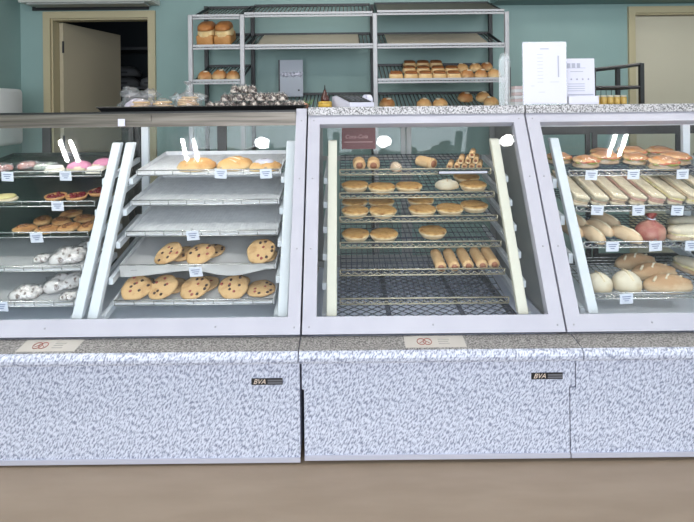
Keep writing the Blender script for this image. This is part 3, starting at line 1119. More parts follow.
LL = []
for i, (px, py, rz, lab) in enumerate([(198, 171, .2, 'golden round loaf at the left of the top cookie bay shelf'), (246, 170.5, 1.2, 'golden round loaf in the middle of the top cookie bay shelf')]):
    LL.append(spawn('rloaf', round_loaf, SH_B[0].m(px, py, rz, .0065, .95, fy=.098), lab, 'loaf', 'round loaves on the top shelf'))
o = spawn('rloaf', None, SH_B[0].m(277, 169, .6, .0065, .8, fy=.082), 'round loaf with white paper on it beside the right post', 'loaf', 'round loaves on the top shelf')
b = MB()
for k in range(12):
    a0, a1 = k * 6.283 / 12, (k + 1) * 6.283 / 12
    r = .058
    b.bm.faces.new([b.bm.verts.new((q * r * math.cos(a), q * r * math.sin(a) + .012, .056 - .016 * q * q)) for a, q in ((a0, .25), (a1, .25), (a1, 1), (a0, 1))])
bmesh.ops.remove_doubles(b.bm, verts=b.bm.verts[:], dist=.0001)
bmesh.ops.solidify(b.bm, geom=b.bm.faces[:], thickness=.001)
b.build('paper_cover', M_WHITE, o, True, label='white paper cover')
SH_B[0].settle(LL + [o])

# ---- far left bay
PINK = mat('pink_icing', (196, 120, 152), .35, col2=(206, 138, 166), scale=12)
CREAMC = mat('cream_dough', (232, 216, 186), .7)


def doughnut():
    o = empty('iced_bun')
    MB().blob(.062, .055, .042, .25, 2, .03).build('dough', CREAMC, o, True)
    b = MB().blob(.064, .056, .047, .25, 6, .05)
    for f in [f for f in b.bm.faces if f.calc_center_median().z < .020 + .006 * math.sin(f.calc_center_median().x * 90)]:
        b.bm.faces.remove(f)
    b.build('icing', PINK, o, True, label='pink icing')
    return o


def cream_bun():
    o = empty('cream_bun')
    MB().blob(.060, .05, .036, .25, 2, .03).build('dough', mat('sugar_dough', (234, 226, 212), .7), o, True)
    MB().blob(.05, .042, .010, .25, 5, .05, c=(0, 0, .029)).build('icing', mat('white_icing', (238, 232, 230), .4), o, True)
    return o


A0 = []
for i, (px, py) in enumerate([(80, 169.5), (103, 168.5)]):
    A0.append(spawn('donut', doughnut, SH_A[0].m(px, py, i * 1.0, .0045, .9, fy=.062), ('left' if i == 0 else 'right') + ' pink iced bun on the top shelf of the far left bay', 'bun', 'pink iced buns'))
for i, (px, py) in enumerate([(62, 171), (98, 173.0)]):
    A0.append(spawn('cbun', cream_bun, SH_A[0].m(px, py, .3, .0045, .75, fy=.05), ('left' if i == 0 else 'right') + ' pale cream bun beside the pink iced buns', 'bun', 'pale buns beside the pink ones'))


def bagged(name, inner, m_in, nlump, rx, ry, h, seed):
    def f():
        rnd = random.Random(seed)
        o = empty(name)
        for i in range(nlump):
            a = i * 6.283 / nlump + rnd.random()
            q = .5 if nlump > 1 else 0
            MB().blob(rx * .5, ry * .5, h * .75, .3, seed + i, .06, (rx * q * math.cos(a), ry * q * math.sin(a), .002), nu=16, nv=10).build(inner, m_in, o, True)
        b = MB().blob(rx, ry, h, .25, seed, .12, nu=26, nv=14, freq=4.5)
        # gathered, twisted neck of the bag
        b.blob(rx * .22, ry * .14, h * .55, .5, seed + 2, .25, (rx * .85, ry * .1, h * .35), nu=12, nv=8, freq=6)
        b.build('clear_bag', M_BAG, o, True, label='clear crinkled bag')
        return o
    return f


DANP = mat('pink_biscuit', (192, 140, 130), .6, col2=(150, 96, 90), scale=60)
for i, (px, py) in enumerate([(5, 170), (26, 168), (45, 169)]):
    A0.append(spawn('bagpink%d' % i, bagged('bagged_pastry', 'pastry', DANP if i < 2 else mat('pale_green_pastry', (150, 168, 152), .6, col2=(190, 190, 176), scale=30), 3, .075, .06, .05, 21 + i),
          SH_A[0].m(px, py, .2 * i, .0045, .68, fy=.07), ['bagged pink pastries at the left photo edge on the top shelf', 'bagged pink pastries second from the left photo edge', 'bagged greenish pastries left of the pink iced buns'][i], 'bagged pastry', 'bagged pastries on the top left shelf'))
SH_A[0].settle(A0, k=1.0)
YEL = mat('pale_custard', (226, 212, 150), .6)


def custard():
    o = empty('custard_pastry')
    MB().blob(.07, .05, .02, .3, 3, .05).build('pastry', CREAMC, o, True)
    MB().blob(.06, .042, .012, .3, 4, .05, c=(0, 0, .016)).build('topping', YEL, o, True)
    return o


spawn('custard', custard, SH_A[1].m(4, 200, .1, .0045, .9, fy=.055), 'flat pale yellow pastry at the left photo edge on the second shelf', 'pastry')


def tart():
    o = empty('berry_tart')
    MB().lathe([(0, 0), (.040, 0), (.048, .018), (.044, .018), (.041, .012), (0, .012)], 24).build('tart_shell', mat('tart_shell', (206, 150, 96), .6), o, True)
    b = MB()
    rnd = random.Random(5)
    for i in range(16):
        a, q = rnd.uniform(0, 6.28), .036 * math.sqrt(rnd.random())
        b.blob(.009, .009, .014, .4, i, .03, (q * math.cos(a), q * math.sin(a), .011), nu=10, nv=7)
    b.build('berries', mat('dark_berries', (112, 24, 30), .25), o, True, label='dark red berries')
    return o


L = []
for i, (px, py) in enumerate([(72, 198), (88, 197), (100, 196.5)]):
    L.append(spawn('tart', tart, SH_A[1].m(px, py, i, .0045, 1.0, fy=.052), 'dark red berry tart, ' + ['leftmost of three', 'middle of three', 'nearest the white post'][i] + ' on the second shelf', 'tart', 'berry tarts'))
SH_A[1].settle(L)
DAN = crust('danish_crust', (206, 168, 118), (180, 130, 80), (132, 84, 48), 18)


def danish():
    o = empty('danish_pastry')
    MB().blob(.068, .05, .03, .25, 9, .10, e=.9).build('pastry', DAN, o, True)
    b = MB()
    pts = [(.042 * q * math.cos(a), .03 * q * math.sin(a), .031 - .005 * q) for q, a in [(k / 22, k * .75) for k in range(3, 23)]]
    b.tube(pts, .0035, 6)
    b.build('swirl', mat('dark_swirl', (104, 56, 30), .5), o, True)
    return o


L = []
for i, (px, py) in enumerate([(31, 230), (51, 230), (74, 229), (92, 228.5), (46, 222), (62, 222), (82, 220), (70, 216)]):
    L.append(spawn('danish', danish, SH_A[2].m(px, py, .5 * i, .0045, .74, fy=.055), ('front row' if i < 4 else 'back row') + ' brown danish pastry, ' + (ORD[i] if i < 4 else (ORD[i - 4] if i < 7 else 'at the very back')) + ' on the third shelf', 'pastry', 'danish pastries on the third shelf'))
SH_A[2].settle(L, k=1.0)
WCK = mat('sugar_cookie_pieces', (232, 226, 222), .6, col2=(104, 74, 60), scale=42, lo=.52, hi=.66)
lst = [(SH_A[3], 66, 258.5, .5, 1.05, 'large bag of white biscuits in front of the fourth shelf left bay'), (SH_A[3], 80, 253, .1, .65, 'bag of white biscuits beside the post on the fourth shelf'), (SH_A[3], 52, 264, .2, .5, 'small white bag lying at the fourth shelf front edge'),
       (SH_A[4], 42, 298, .3, .85, 'left bag of chocolate-spotted biscuits on the bottom shelf'), (SH_A[4], 69, 294, .6, 1.1, 'right upright bag of chocolate-spotted biscuits on the bottom shelf'), (SH_A[4], 92, 293, .0, .5, 'bag of biscuits partly behind the white post on the bottom shelf')]
L3, L4 = [], []
for i, (sh, px, py, rz, sc, lab) in enumerate(lst):
    (L3 if i < 3 else L4).append(spawn('wbag%d' % (i % 3), bagged('bagged_biscuits', 'biscuit', WCK, 4, .085, .062, .062, 31 + i % 3), sh.m(px, py, rz, .0095, sc * .88, fy=.06), lab, 'bagged biscuits', 'bags of white biscuits'))
SH_A[3].settle(L3, k=1.0)
SH_A[4].settle(L4, k=1.0)


# ---- right case
def filled_roll(seed):
    def f():
        o = empty('filled_roll')
        b = MB().blob(.075, .060, .026, .2, seed, .04)
        b.build('bottom_bread', PALE, o, True)
        rnd = random.Random(seed)
        fl = MB()
        for i in range(14):
            a = rnd.uniform(3.3, 6.1)
            fl.blob(.018, .014, .010, .5, i, .2, (.062 * math.cos(a), .050 * math.sin(a), .020 + rnd.uniform(0, .006)), nu=10, nv=6)
        fl.build('salad', mat('lettuce', (120, 140, 60), .5, col2=(170, 150, 70), scale=30), o, True)
        hm = MB()
        for i in range(9):
            a = rnd.uniform(3.3, 6.1)
            hm.blob(.02, .016, .008, .5, i, .2, (.060 * math.cos(a), .048 * math.sin(a), .026 + rnd.uniform(0, .005)), nu=10, nv=6)
        hm.build('meat_slices', mat('ham', (190, 104, 74), .5), o, True)
        MB().blob(.074, .060, .030, .15, seed + 3, .07, c=(0, .004, .027)).build('top_bread', BUN, o, True)
        MB().blob(.082, .068, .062, .15, seed + 6, .06, nu=20, nv=12, freq=4).build('cling_wrap', M_WRAP, o, True, label='clear cling wrap')
        return o
    return f


fr = [(562, 163, .95, 'filled roll left of the post on the top shelf of the right case'), (585, 163.5, 1.0, 'wrapped filled roll just right of the post on the top shelf'),
      (612, 163, 1.05, 'wrapped salad roll, second right of the post on the top shelf'), (634, 163, .95, 'wrapped salad roll with orange filling at mid top shelf'), (658, 163, 1.1, 'shiny round wrapped roll in front on the top shelf'), (686, 162, 1.1, 'round wrapped roll at the photo right edge of the top shelf'),
      (640, 154, 1.1, 'round roll behind the others at mid top shelf'), (672, 152, 1.05, 'round roll behind the front ones at right of the top shelf'), (600, 156, .9, 'roll behind the salad rolls on the top shelf')]
L = []
for i, (px, py, sc, lab) in enumerate(fr):
    L.append(spawn('froll%d' % (i % 3), filled_roll(i % 3 + 1), SH_R[0].m(px, py, random.uniform(-.3, .3), .0045, sc * .86, fy=.07), lab, 'filled roll', 'filled rolls on the top shelf'))
SH_R[0].settle(L, .985, 1.69, k=1.0)


def sandwich(seed, fill, fill2):
    def f():
        o = empty('wrapped_sandwich')
        L, w = .28, .033
        R = Matrix.Rotation(.20, 4, 'Y')
        for z0, nm in ((.001, 'bread_slice'), (.0345, 'bread_slice')):
            b = MB().box(-w, w, 0, L, z0, z0 + .0125)
            b.bevel(.004, 2)
            b.bm.transform(R)
            b.build(nm, WHITEB, o, True)
        rnd = random.Random(seed)
        for nm, m_, z0, e_ in (('filling', fill, .0135, .035), ('salad', fill2, .024, .037)):
            b = MB()
            for i in range(15):
                b.blob(e_, .017, .0115, .4, i + seed, .10, (rnd.uniform(-.001, .002), .016 + (L - .032) * i / 14, z0), nu=14, nv=8, e=.7)
            b.bm.transform(R)
            b.build(nm, m_, o, True)
        b = MB().box(-w - .003, w + .003, -.004, L + .004, -.0005, .049)
        bmesh.ops.subdivide_edges(b.bm, edges=b.bm.edges[:], cuts=7, use_grid_fill=True)
        for v in b.bm.verts:
            k = .0028 * noise.noise(v.co * 55 + Vector((seed, 0, 0)))
            v.co.x += k * (1 if v.co.x > 0 else -1)
            v.co.z += k
        b.bm.transform(R)
        b.build('cling_wrap', M_WRAP, o, True, label='clear cling wrap')
        # rest the lower long edge on the shelf
        for c in o.children:
            c.data.transform(Matrix.Translation((0, 0, .0125)))
        return o
    return f


m_ch = mat('chicken_filling', (206, 176, 140), .6, col2=(222, 200, 170), scale=40)
m_hm = mat('pink_ham', (216, 176, 160), .5, col2=(200, 144, 126), scale=30)
m_eg = mat('egg_filling', (222, 204, 128), .6, col2=(236, 226, 190), scale=40)
m_le = mat('dark_salad', (166, 158, 128), .5, col2=(196, 188, 168), scale=30)
m_br = mat('brown_filling', (158, 124, 100), .5, col2=(206, 180, 154), scale=26)
fl = [(m_hm, m_ch), (m_ch, m_le), (m_br, m_le), (m_br, m_ch), (m_ch, m_hm), (m_hm, m_hm), (m_hm, m_eg), (m_eg, m_ch), (m_eg, m_le)]
fn = ['pink ham', 'pale chicken', 'brown meat', 'dark meat', 'chicken and ham', 'pink ham', 'ham and egg', 'egg', 'egg salad']
sx = [0, 1.022, 1.106, 1.190, 1.274, 1.358, 1.442, 1.526, 1.610]
for i in range(1, 9):
    sh = SH_R[1]
    M = sh.base() @ Matrix.Translation((sx[i] + .005, .014, .0055)) @ Matrix.Rotation(math.radians(9), 4, 'X')
    spawn('sand%d' % i, sandwich(i, *fl[i]), M, 'wrapped %s sandwich, %s in the sandwich row of the right case' % (fn[i], ORD[i - 1]), 'sandwich', 'wrapped sandwiches on the second shelf')


def finger_roll():
    o = empty('finger_roll')
    MB().blob(.036, .085, .050, .25, 3, .05, e=.9).build('crust', PALE, o, True)
    b = MB().tube([(.004, -.066, .036), (.006, -.03, .0475), (.004, .02, .049), (0, .06, .040)], .0045, 8)
    b.build('filled_split', mat('cream_fill', (238, 226, 200), .5), o, True)
    return o


L = []
for i, (px, py, rz) in enumerate([(572, 243, .1), (585, 245, .12), (602, 244.5, .3), (622, 243, .42), (578, 230, .2), (610, 232, .4)]):
    L.append(spawn('finger', finger_roll, SH_R[2].m(px, py - 3, rz, .0045, .95, fy=.085), ['finger roll left of the white post on the third shelf', 'finger roll just behind the white post on the third shelf', 'crusty finger roll between the post and the split roll', 'split finger roll beside the red bag', 'finger roll behind the post at the shelf back', 'finger roll lying behind the crusty front ones'][i], 'bread roll', 'finger rolls on the third shelf'))


def red_bag():
    o = empty('red_bag')
    b = MB().blob(.068, .062, .090, .3, 4, .06, nu=26, nv=16, freq=3)
    for v in b.bm.verts:
        if v.co.z > .055:
            k = 1 - (v.co.z - .055) / .035 * .55
            v.co.x *= k
            v.co.y *= k
    b.build('bag_body', mat('red_net_bag', (166, 94, 88), .4, col2=(196, 150, 132), scale=14), o, True)
    MB().tube([(0, 0, .080), (.004, .003, .092), (.008, .012, .106)], [.020, .012, .027], 14).build('bag_neck', mat('red_neck', (134, 58, 54), .4), o, True)
    MB().lathe([(.017, .088), (.020, .091), (.017, .094), (.012, .091), (.017, .088)], 14, cap=False).build('tie', M_WHITE, o, True, label='white tie')
    return o


L.append(spawn('redbag', red_bag, SH_R[2].m(644, 239, .2, .0045, .95, fy=.075), 'red bag tied at the top between finger rolls and pale sandwich', 'bag'))


def sub(seed):
    def f():
        o = empty('long_sandwich')
        MB().blob(.11, .045, .030, .2, seed, .04, e=.85).build('bottom_bread', PALE, o, True)
        MB().blob(.104, .046, .016, .4, seed + 1, .08, c=(0, -.003, .022)).build('filling', m_eg, o, True)
        MB().blob(.11, .044, .032, .15, seed + 2, .04, c=(0, .004, .030), e=.85).build('top_bread', FLOUR, o, True)
        MB().blob(.118, .052, .068, .2, seed + 3, .06, freq=4, e=.85).build('cling_wrap', M_WRAP, o, True, label='clear cling wrap')
        return o
    return f


L.append(spawn('sub', sub(2), SH_R[2].m(684, 241, -.10, .0045, 1.0, fy=.062), 'pale wrapped egg sandwich right of the red bag', 'sandwich', 'wrapped long sandwiches'))
L.append(spawn('sub', None, SH_R[2].m(690, 229, -.1, .0045, .9, fy=.17), 'wrapped sandwich lying behind the pale egg one', 'sandwich', 'wrapped long sandwiches'))
SH_R[2].settle(L, .985, 1.80, k=1.0)


def round_roll():
    o = empty('round_roll')
    MB().blob(.060, .056, .078, .35, 7, .03).build('crust', FLOUR, o, True)
    b = MB().tube([(-.006, -.044, .055), (-.008, -.026, .0725), (-.006, 0, .0785), (-.002, .028, .073)], .005, 8)
    b.build('split', WHITEB, o, True)
    return o


L = []
for i, (px, py) in enumerate([(599, 292), (626.5, 290.5)]):
    L.append(spawn('rround', round_roll, SH_R[3].m(px, py, .2, .0045, [.9, 1.0][i], fy=.065), ['round floury roll beside the white post on the bottom shelf', 'round floury roll above the bottom price tag'][i], 'bread roll', 'round rolls on the bottom shelf'))


def long_loaf():
    o = empty('long_loaf')
    MB().blob(.105, .05, .062, .3, 6, .06).build('crust', LONG, o, True)
    b = MB()
    for k in (-1, 0, 1):
        b.tube([(k * .05 - .022, -.02, .055 - abs(k) * .008), (k * .05, .002, .063 - abs(k) * .010), (k * .05 + .022, .022, .055 - abs(k) * .008)], .005, 7)
    b.build('score_marks', FLOUR, o, True)
    return o


for i, (px, py, rz) in enumerate([(667, 290, .0), (653, 277.5, .05), (635, 267.5, .1)]):
    L.append(spawn('lloaf', long_loaf, SH_R[3].m(px, py, rz, .0045, [1.0, 1.0, .95][i], fy=[.056, .165, .275][i]), ['long brown loaf in front', 'long brown loaf in the middle', 'long brown loaf at the back'][i] + ' on the bottom shelf of the right case', 'loaf', 'long loaves on the bottom shelf'))
L.append(spawn('sub', None, SH_R[3].m(694, 272, -1.1, .0045, .9, fy=.12), 'wrapped long sandwich at the photo right edge on the bottom shelf', 'sandwich', 'wrapped long sandwiches'))
SH_R[3].settle(L, .985, 1.80, k=1.0)

# things standing behind the shelves of the middle case
b = MB().box(-.03, .15, 2.775, 2.785, 1.095, 1.275)
o = b.build('red_sign', mat('dark_red_sign', (112, 52, 56), .4), None, origin=(.06, 2.78, 1.095))
lettering('Coca-Cola', .028, mat('sign_script', (196, 150, 150), .4), o, Matrix.Translation((-.012, -.0058, .066)) @ Matrix.Rotation(math.radians(90), 4, 'X'), shear=.3)
q = MB().box(-.075, .075, -.0062, -.0051, .036, .040)
q.build('underline', mat('sign_script', (190, 150, 150)), o)
tag(o, 'dark red drinks sign with pale script behind the middle case shelves', 'sign')
# ------------------------------------------------------------------ stickers on the case ledges (stuck on, so parts of the cases)
CASES = [o for o in SC.objects if o.name.startswith('display_case') and o.parent is None]
M_STK = mat('cream_sticker', (190, 184, 178), .5)
M_RED = mat('faded_red_print', (150, 92, 84), .5)


def sticker(case, x0, x1, lab):
    O = case.location
    b = MB().prism([(1.885, .4466), (1.963, .4546), (1.963, .4554), (1.885, .4474)], x0, x1)
    b.bm.transform(Matrix.Translation(-O))
    s = b.build('sticker', M_STK, case, label=lab)
    b = MB()
    w = x1 - x0
    for cx in (.28, .38):
        b.tube([(x0 + w * (cx + .07 * math.cos(a * .3142)), 1.922 + .020 * math.sin(a * .3142), .4519 + .0020 * math.sin(a * .3142)) for a in range(20)], .0017, 5, closed=True)
    b.tube([(x0 + w * .25, 1.913, .4509), (x0 + w * .33, 1.931, .4527), (x0 + w * .41, 1.913, .4509)], .0014, 5)
    b.bm.transform(Matrix.Translation(-O))
    b.build('logo', M_RED, s, label='faded red logo of two loops')
    b = MB()
    for k, (a, c) in enumerate(((.56, .75), (.56, .72), (.56, .74))):
        b.box(x0 + w * a, x0 + w * c, 1.934 - k * .014, 1.940 - k * .014, .4520 - k * .00144, .4537 - k * .00144)
    b.bm.transform(Matrix.Translation(-O))
    b.build('print', mat('pale_print', (172, 168, 164), .6), s)


sticker(CASES[0], -1.21, -.997, 'cream sticker with faded red logo')
sticker(CASES[1], .203, .425, 'cream sticker with faded red logo')
# small card and clip on the steel rail of the left case
O = CASES[0].location
b = MB().box(-1.05, -1.018, 2.386, 2.389, 1.243, 1.276)
b.bm.transform(Matrix.Translation(-O))
b.build('rail_card', M_WHITE, CASES[0], label='small white card on the steel rail')

# ------------------------------------------------------------------ black tray on the left case and what lies on it
def big_tray():
    o = empty('serving_tray', (-.683, 2.62, 1.3075))
    x0, x1, y0, y1 = -.495, .485, -.17, .17
    b = MB().box(x0 + .015, x1 - .015, y0 + .015, y1 - .015, 0, .004)
    b.build('tray_base', M_BLACK, o)
    b = MB()
    lo = [(x0 + .015, y0 + .015), (x1 - .015, y0 + .015), (x1 - .015, y1 - .015), (x0 + .015, y1 - .015)]
    hi = [(x0, y0), (x1, y0), (x1, y1), (x0, y1)]
    for i in range(4):
        j = (i + 1) % 4
        b.bm.faces.new([b.bm.verts.new(q) for q in ((*lo[i], .002), (*lo[j], .002), (*hi[j], .022), (*hi[i], .022))])
    bmesh.ops.remove_doubles(b.bm, verts=b.bm.verts[:], dist=.0001)
    bmesh.ops.solidify(b.bm, geom=b.bm.faces[:], thickness=.003)
    b.tube([(*q, .022) for q in hi], .004, 6, closed=True)
    b.build('tray_rim', M_BLACK, o)
    return o


tag(big_tray(), 'long black tray of bagged breads and sweets on top of the left case', 'tray')
TZ = 1.3125
BISC = mat('pale_flat_biscuit', (206, 176, 134), .7, col2=(190, 152, 108), scale=30)


def flatbag():
    o = empty('bagged_bread')
    MB().blob(.075, .06, .05, .3, 3, .08).build('bread', mat('lilac_bread', (206, 196, 210), .7, col2=(188, 176, 196), scale=20), o, True)
    b = MB().blob(.098, .075, .074, .25, 12, .16, nu=30, nv=16, freq=4)
    b.blob(.05, .03, .04, .4, 15, .3, (-.045, 0, .060), nu=16, nv=10, freq=5)
    b.blob(.05, .03, .035, .4, 19, .3, (.055, 0, .055), nu=16, nv=10, freq=5)
    b.build('clear_bag', M_BAG, o, True, label='crumpled clear bag')
    return o


p = at(130, 104, 2.55)
spawn('flatbag', flatbag, Matrix.Translation((-1.06, 2.655, TZ)) @ Matrix.Diagonal((1.0, .95, 1.2, 1)), 'crumpled bag of pale lilac bread at the left end of the black tray', 'bagged bread')


def stack(nd, r, seed):
    def f():
        rnd = random.Random(seed)
        o = empty('flatbread_stack')
        for k in range(nd):
            wob = lambda kk, n, z: 1 + .03 * math.sin(kk * 6.28 / n * 3 + seed + k)
            dx, dy = rnd.uniform(-.006, .006), rnd.uniform(-.006, .006)
            MB().lathe([(0, k * .009), (r * .92, k * .009), (r, k * .009 + .004), (r * .9, k * .009 + .008), (0, k * .009 + .0085)], 24, dx, dy, wob).build('flat_bread', BISC, o, True)
        b = MB().blob(r * 1.25, r * 1.12, nd * .009 + .014, .3, seed, .10, nu=24, nv=12, freq=4)
        b.build('clear_bag', M_BAG, o, True, label='crumpled clear bag')
        return o
    return f


for i, (px, nd) in enumerate(((148, 2), (167, 2))):
    p = at(px, 104, 2.5)
    spawn('stk%d' % i, stack(5, .041, 4 + i), Matrix.Translation((-1.0 + .105 * i, 2.530, TZ)), ['low bagged stack of flat breads beside the crumpled bread bag', 'low bagged stack of flat breads in front of the tied bag'][i], 'flat breads', 'flat breads on the black tray')


def ringbag():
    o = empty('bagged_flatbreads')
    rnd = random.Random(3)
    for k in range(6):
        r = .062 - .004 * k
        MB().lathe([(r * .3, k * .010), (r * .95, k * .010), (r, k * .010 + .005), (r * .9, k * .010 + .009), (r * .3, k * .010 + .009)], 24, rnd.uniform(-.008, .008), rnd.uniform(-.006, .006)).build('flat_bread', BISC, o, True)
    b = MB().blob(.072, .066, .082, .25, 4, .10, nu=26, nv=16, freq=4)
    b.lathe([(.035, .068), (.016, .088), (.009, .104), (.013, .112), (.028, .124), (.024, .126), (.008, .112)], 14)
    b.blob(.04, .012, .03, .5, 8, .35, (.052, 0, .040), nu=12, nv=8, freq=5)
    b.blob(.04, .012, .034, .5, 9, .35, (-.055, 0, .040), nu=12, nv=8, freq=5)
    b.build('clear_bag', M_BAG, o, True, label='clear bag gathered and tied at the top')
    return o


p = at(183, 104, 2.6)
spawn('ringbag', ringbag, Matrix.Translation((-.800, 2.63, TZ)) @ Matrix.Diagonal((1.0, 1.0, 1.15, 1)), 'tall tied bag of stacked flat breads at the middle of the black tray', 'bagged flat breads')
SWT = mat('cocoa_sweet', (62, 46, 42), .6, col2=(200, 188, 178), scale=52, lo=.46, hi=.58)
M_TWIST = film('twist_wrap', (.97, .97, .97, 1), .025, .3, .35, .04)


def sweet(seed):
    def f():
        o = empty('wrapped_sweet')
        MB().blob(.025, .023, .042, .3, seed, .16, nu=16, nv=10, freq=3).build('sweet', SWT, o, True)
        b = MB().blob(.028, .026, .046, .3, seed + 3, .20, nu=16, nv=10, freq=5)
        b.lathe([(.009, .040), (.004, .044), (.008, .051), (.007, .052), (.003, .045)], 8)
        b.build('wrapper', M_TWIST, o, True, label='twisted clear wrapper')
        return o
    return f


rnd = random.Random(4)
n = 0
for lv in range(3):
    for row in range(5 - lv):
        for k in range(9):
            u = k / 8
            if lv and (not (.05, .16)[lv - 1] < u < (.80, .47)[lv - 1] or row > 3 or (lv == 1 and rnd.random() < .14)):
                continue
            x = -.655 + .0535 * k + (.026 if (row + lv) % 2 else 0) * (k < 8) + rnd.uniform(-.001, .001)
            y = 2.495 + .050 * row + .024 * lv + rnd.uniform(-.001, .001)
            M = Matrix.Translation((x, y, TZ + .0005 + lv * .0405)) @ Matrix.Rotation(rnd.uniform(0, 6), 4, 'Z') @ Matrix.Scale(.84, 4)
            spawn('sweet%d' % (n % 4), sweet(n % 4 + 2), M, 'clear-wrapped cocoa and white sweet heaped on the right of the black tray', 'sweet', 'wrapped sweets heaped on the black tray')
            n += 1


def sprig():
    o = empty('wrapped_sweet')
    MB().blob(.03, .024, .034, .3, 6, .14).build('sweet', mat('peach_sweet', (206, 170, 150), .6, col2=(170, 110, 90), scale=40), o, True)
    b = MB()
    for k in range(6):
        b.tube([(.012 * k - .02, 0, .022), (.014 * k - .015, .004, .040 + .006 * (k % 3))], [.003, .001], 5)
    b.build('green_sprinkles', mat('green_sugar', (120, 150, 80), .5), o, True, label='green sprinkles')
    return o


p = at(302, 103, 2.5)
spawn('sprig', sprig, Matrix.Translation((-.222, 2.60, TZ)), 'peach-coloured sweet with green topping at the right tip of the black tray', 'sweet')

# ------------------------------------------------------------------ things on top of the middle and right cases
TOPZ = 1.3205
p = at(325, 106, 2.56)
o = empty('sauce_bottle', (p.x, 2.56, TOPZ + .0285))
MB().lathe([(0, 0), (.019, 0), (.022, .004), (.021, .016), (.015, .028), (.011, .042), (.007, .049), (.0065, .056), (0, .057)], 20).build('bottle_body', mat('brown_bottle', (66, 30, 24), .25), o, True)
MB().lathe([(.004, .056), (.003, .068), (.0015, .080), (0, .080)], 12).build('nozzle', M_BLACK, o, True)
tag(o, 'small dark brown spouted bottle standing on a yellow tin', 'bottle')
o = empty('yellow_tin', (p.x, 2.56, TOPZ))
MB().lathe([(0, 0), (.032, 0), (.034, .003), (.034, .024), (.031, .028), (0, .028)], 28).build('tin_body', mat('yellow_tin_paint', (196, 160, 66), .4), o, True)
MB().lathe([(.0345, .018), (.0358, .020), (.0345, .022), (.0342, .020), (.0345, .018)], 28, cap=False).build('tin_rim', mat('tin_edge', (150, 120, 60), .35, .5), o, True)
tag(o, 'low round yellow tin under the brown bottle on the middle case', 'tin')
o = empty('card_terminal', (.035, 2.56, TOPZ))
MB().prism([(-.09, 0), (.09, 0), (.09, .052), (.05, .056), (-.09, .020)], -.075, .06).build('terminal_body', M_WHITE, o)
b = MB().prism([(-.085, .0225), (.045, .057), (.044, .060), (-.086, .0255)], -.072, .045)
b.build('keypad_face', M_BLACK, o)
b = MB()
for i in range(3):
    for j in range(4):
        b.box(-.055 + i * .03, -.035 + i * .03, -.07 + j * .022, -.055 + j * .022, .030 + j * .0058, .0345 + j * .0058)
b.build('keys', mat('grey_keys', (90, 92, 96), .5), o)
b = MB()
n = 20
for xx in (.062, .088):
    pass
b.prism([(.0 + .03 * math.cos(a * 6.283 / n), .0305 + .03 * math.sin(a * 6.283 / n)) for a in range(n)], .0605, .09)
b.build('paper_roll', M_WHITE, o, label='white receipt paper roll')
o.rotation_euler = (0, 0, .5)
tag(o, 'black and white card terminal with paper roll on the middle case', 'card terminal')


def sheet_sign(name, pxl, pxr, pyt, Y, label, rows, stars=False, tilt=.12):
    l, r = at(pxl, 104.5, Y), at(pxr, 104.5, Y)
    h = (at((pxl + pxr) / 2, pyt, Y).z - TOPZ)
    w = r.x - l.x
    o = empty(name, ((l.x + r.x) / 2, Y, TOPZ))
    R = Matrix.Rotation(-tilt, 4, 'X')
    MB().box(-w / 2, w / 2, -.001, .001, .004, h, R).build('printed_sheet', M_WHITE, o)
    b = MB().box(-w / 2 - .003, w / 2 + .003, .0012, .0032, .0, h + .003, R).box(-w / 2 - .003, w / 2 + .003, -.004, .06, 0, .003)
    b.build('acrylic_holder', M_ACRYL, o)
    for x0, x1, z0, z1 in rows:
        MB().box(-w / 2 + w * x0, -w / 2 + w * x1, -.0018, -.001, h * z0, h * z1, R).build('print_line', mat('faint_print', (164, 166, 182), .6), o)
    if stars:
        for k in range(4):
            b = MB()
            cx, cz = w * (-.32 + .2 * k), h * .55
            pts = [(cx + (w * .045 if i % 2 == 0 else w * .02) * math.sin(i * .6283), cz + (w * .045 if i % 2 == 0 else w * .02) * math.cos(i * .6283)) for i in range(10)]
            fr = [b.bm.verts.new(R @ Vector((a, -.0022, c))) for a, c in pts]
            bk = [b.bm.verts.new(R @ Vector((a, -.0012, c))) for a, c in pts]
            b.bm.faces.new(fr)
            b.bm.faces.new(bk[::-1])
            for i in range(10):
                b.bm.faces.new((fr[i], bk[i], bk[(i + 1) % 10], fr[(i + 1) % 10]))
            b.build('star_mark', mat('faint_star', (150, 150, 168), .6), o)
    return tag(o, label, 'sign')


rows = [(.40, .60, .885, .90)] + [(.33, .46, .80 - .055 * k, .805 - .055 * k) for k in range(9)] + [(.80, .83, .44, .78), (.62, .82, .36, .365)] + [(.18, .26, .3, .305), (.35, .5, .2, .205)]
sheet_sign('menu_stand', 523.5, 567, 42, 2.50, 'tall white printed sheet in a clear stand on the right case', rows, False, .02)
rows = [(.03, .16, .80, .90), (.20, .33, .80, .90), (.38, .50, .80, .90), (.03, .68, .79, .80), (.15, .6, .71, .725)] + [(.05, .65, .44 - .05 * k, .455 - .05 * k) for k in range(4)] + [(.05, .95, .20, .225)]
sheet_sign('notice_stand', 566.5, 595, 58.5, 2.56, 'shorter white notice with a row of stars beside the tall sheet', rows, True, .02)
p0, p1 = at(568, 100, 2.51), at(598, 100, 2.51)
b = MB().box(p0.x, p1.x, 2.50, 2.53, TOPZ, TOPZ + .040).bevel(.002)
tag(b.build('card_box', M_WHITE, None, False, ((p0.x + p1.x) / 2, 2.515, TOPZ)), 'low white card holder in front of the notice with stars', 'card holder')

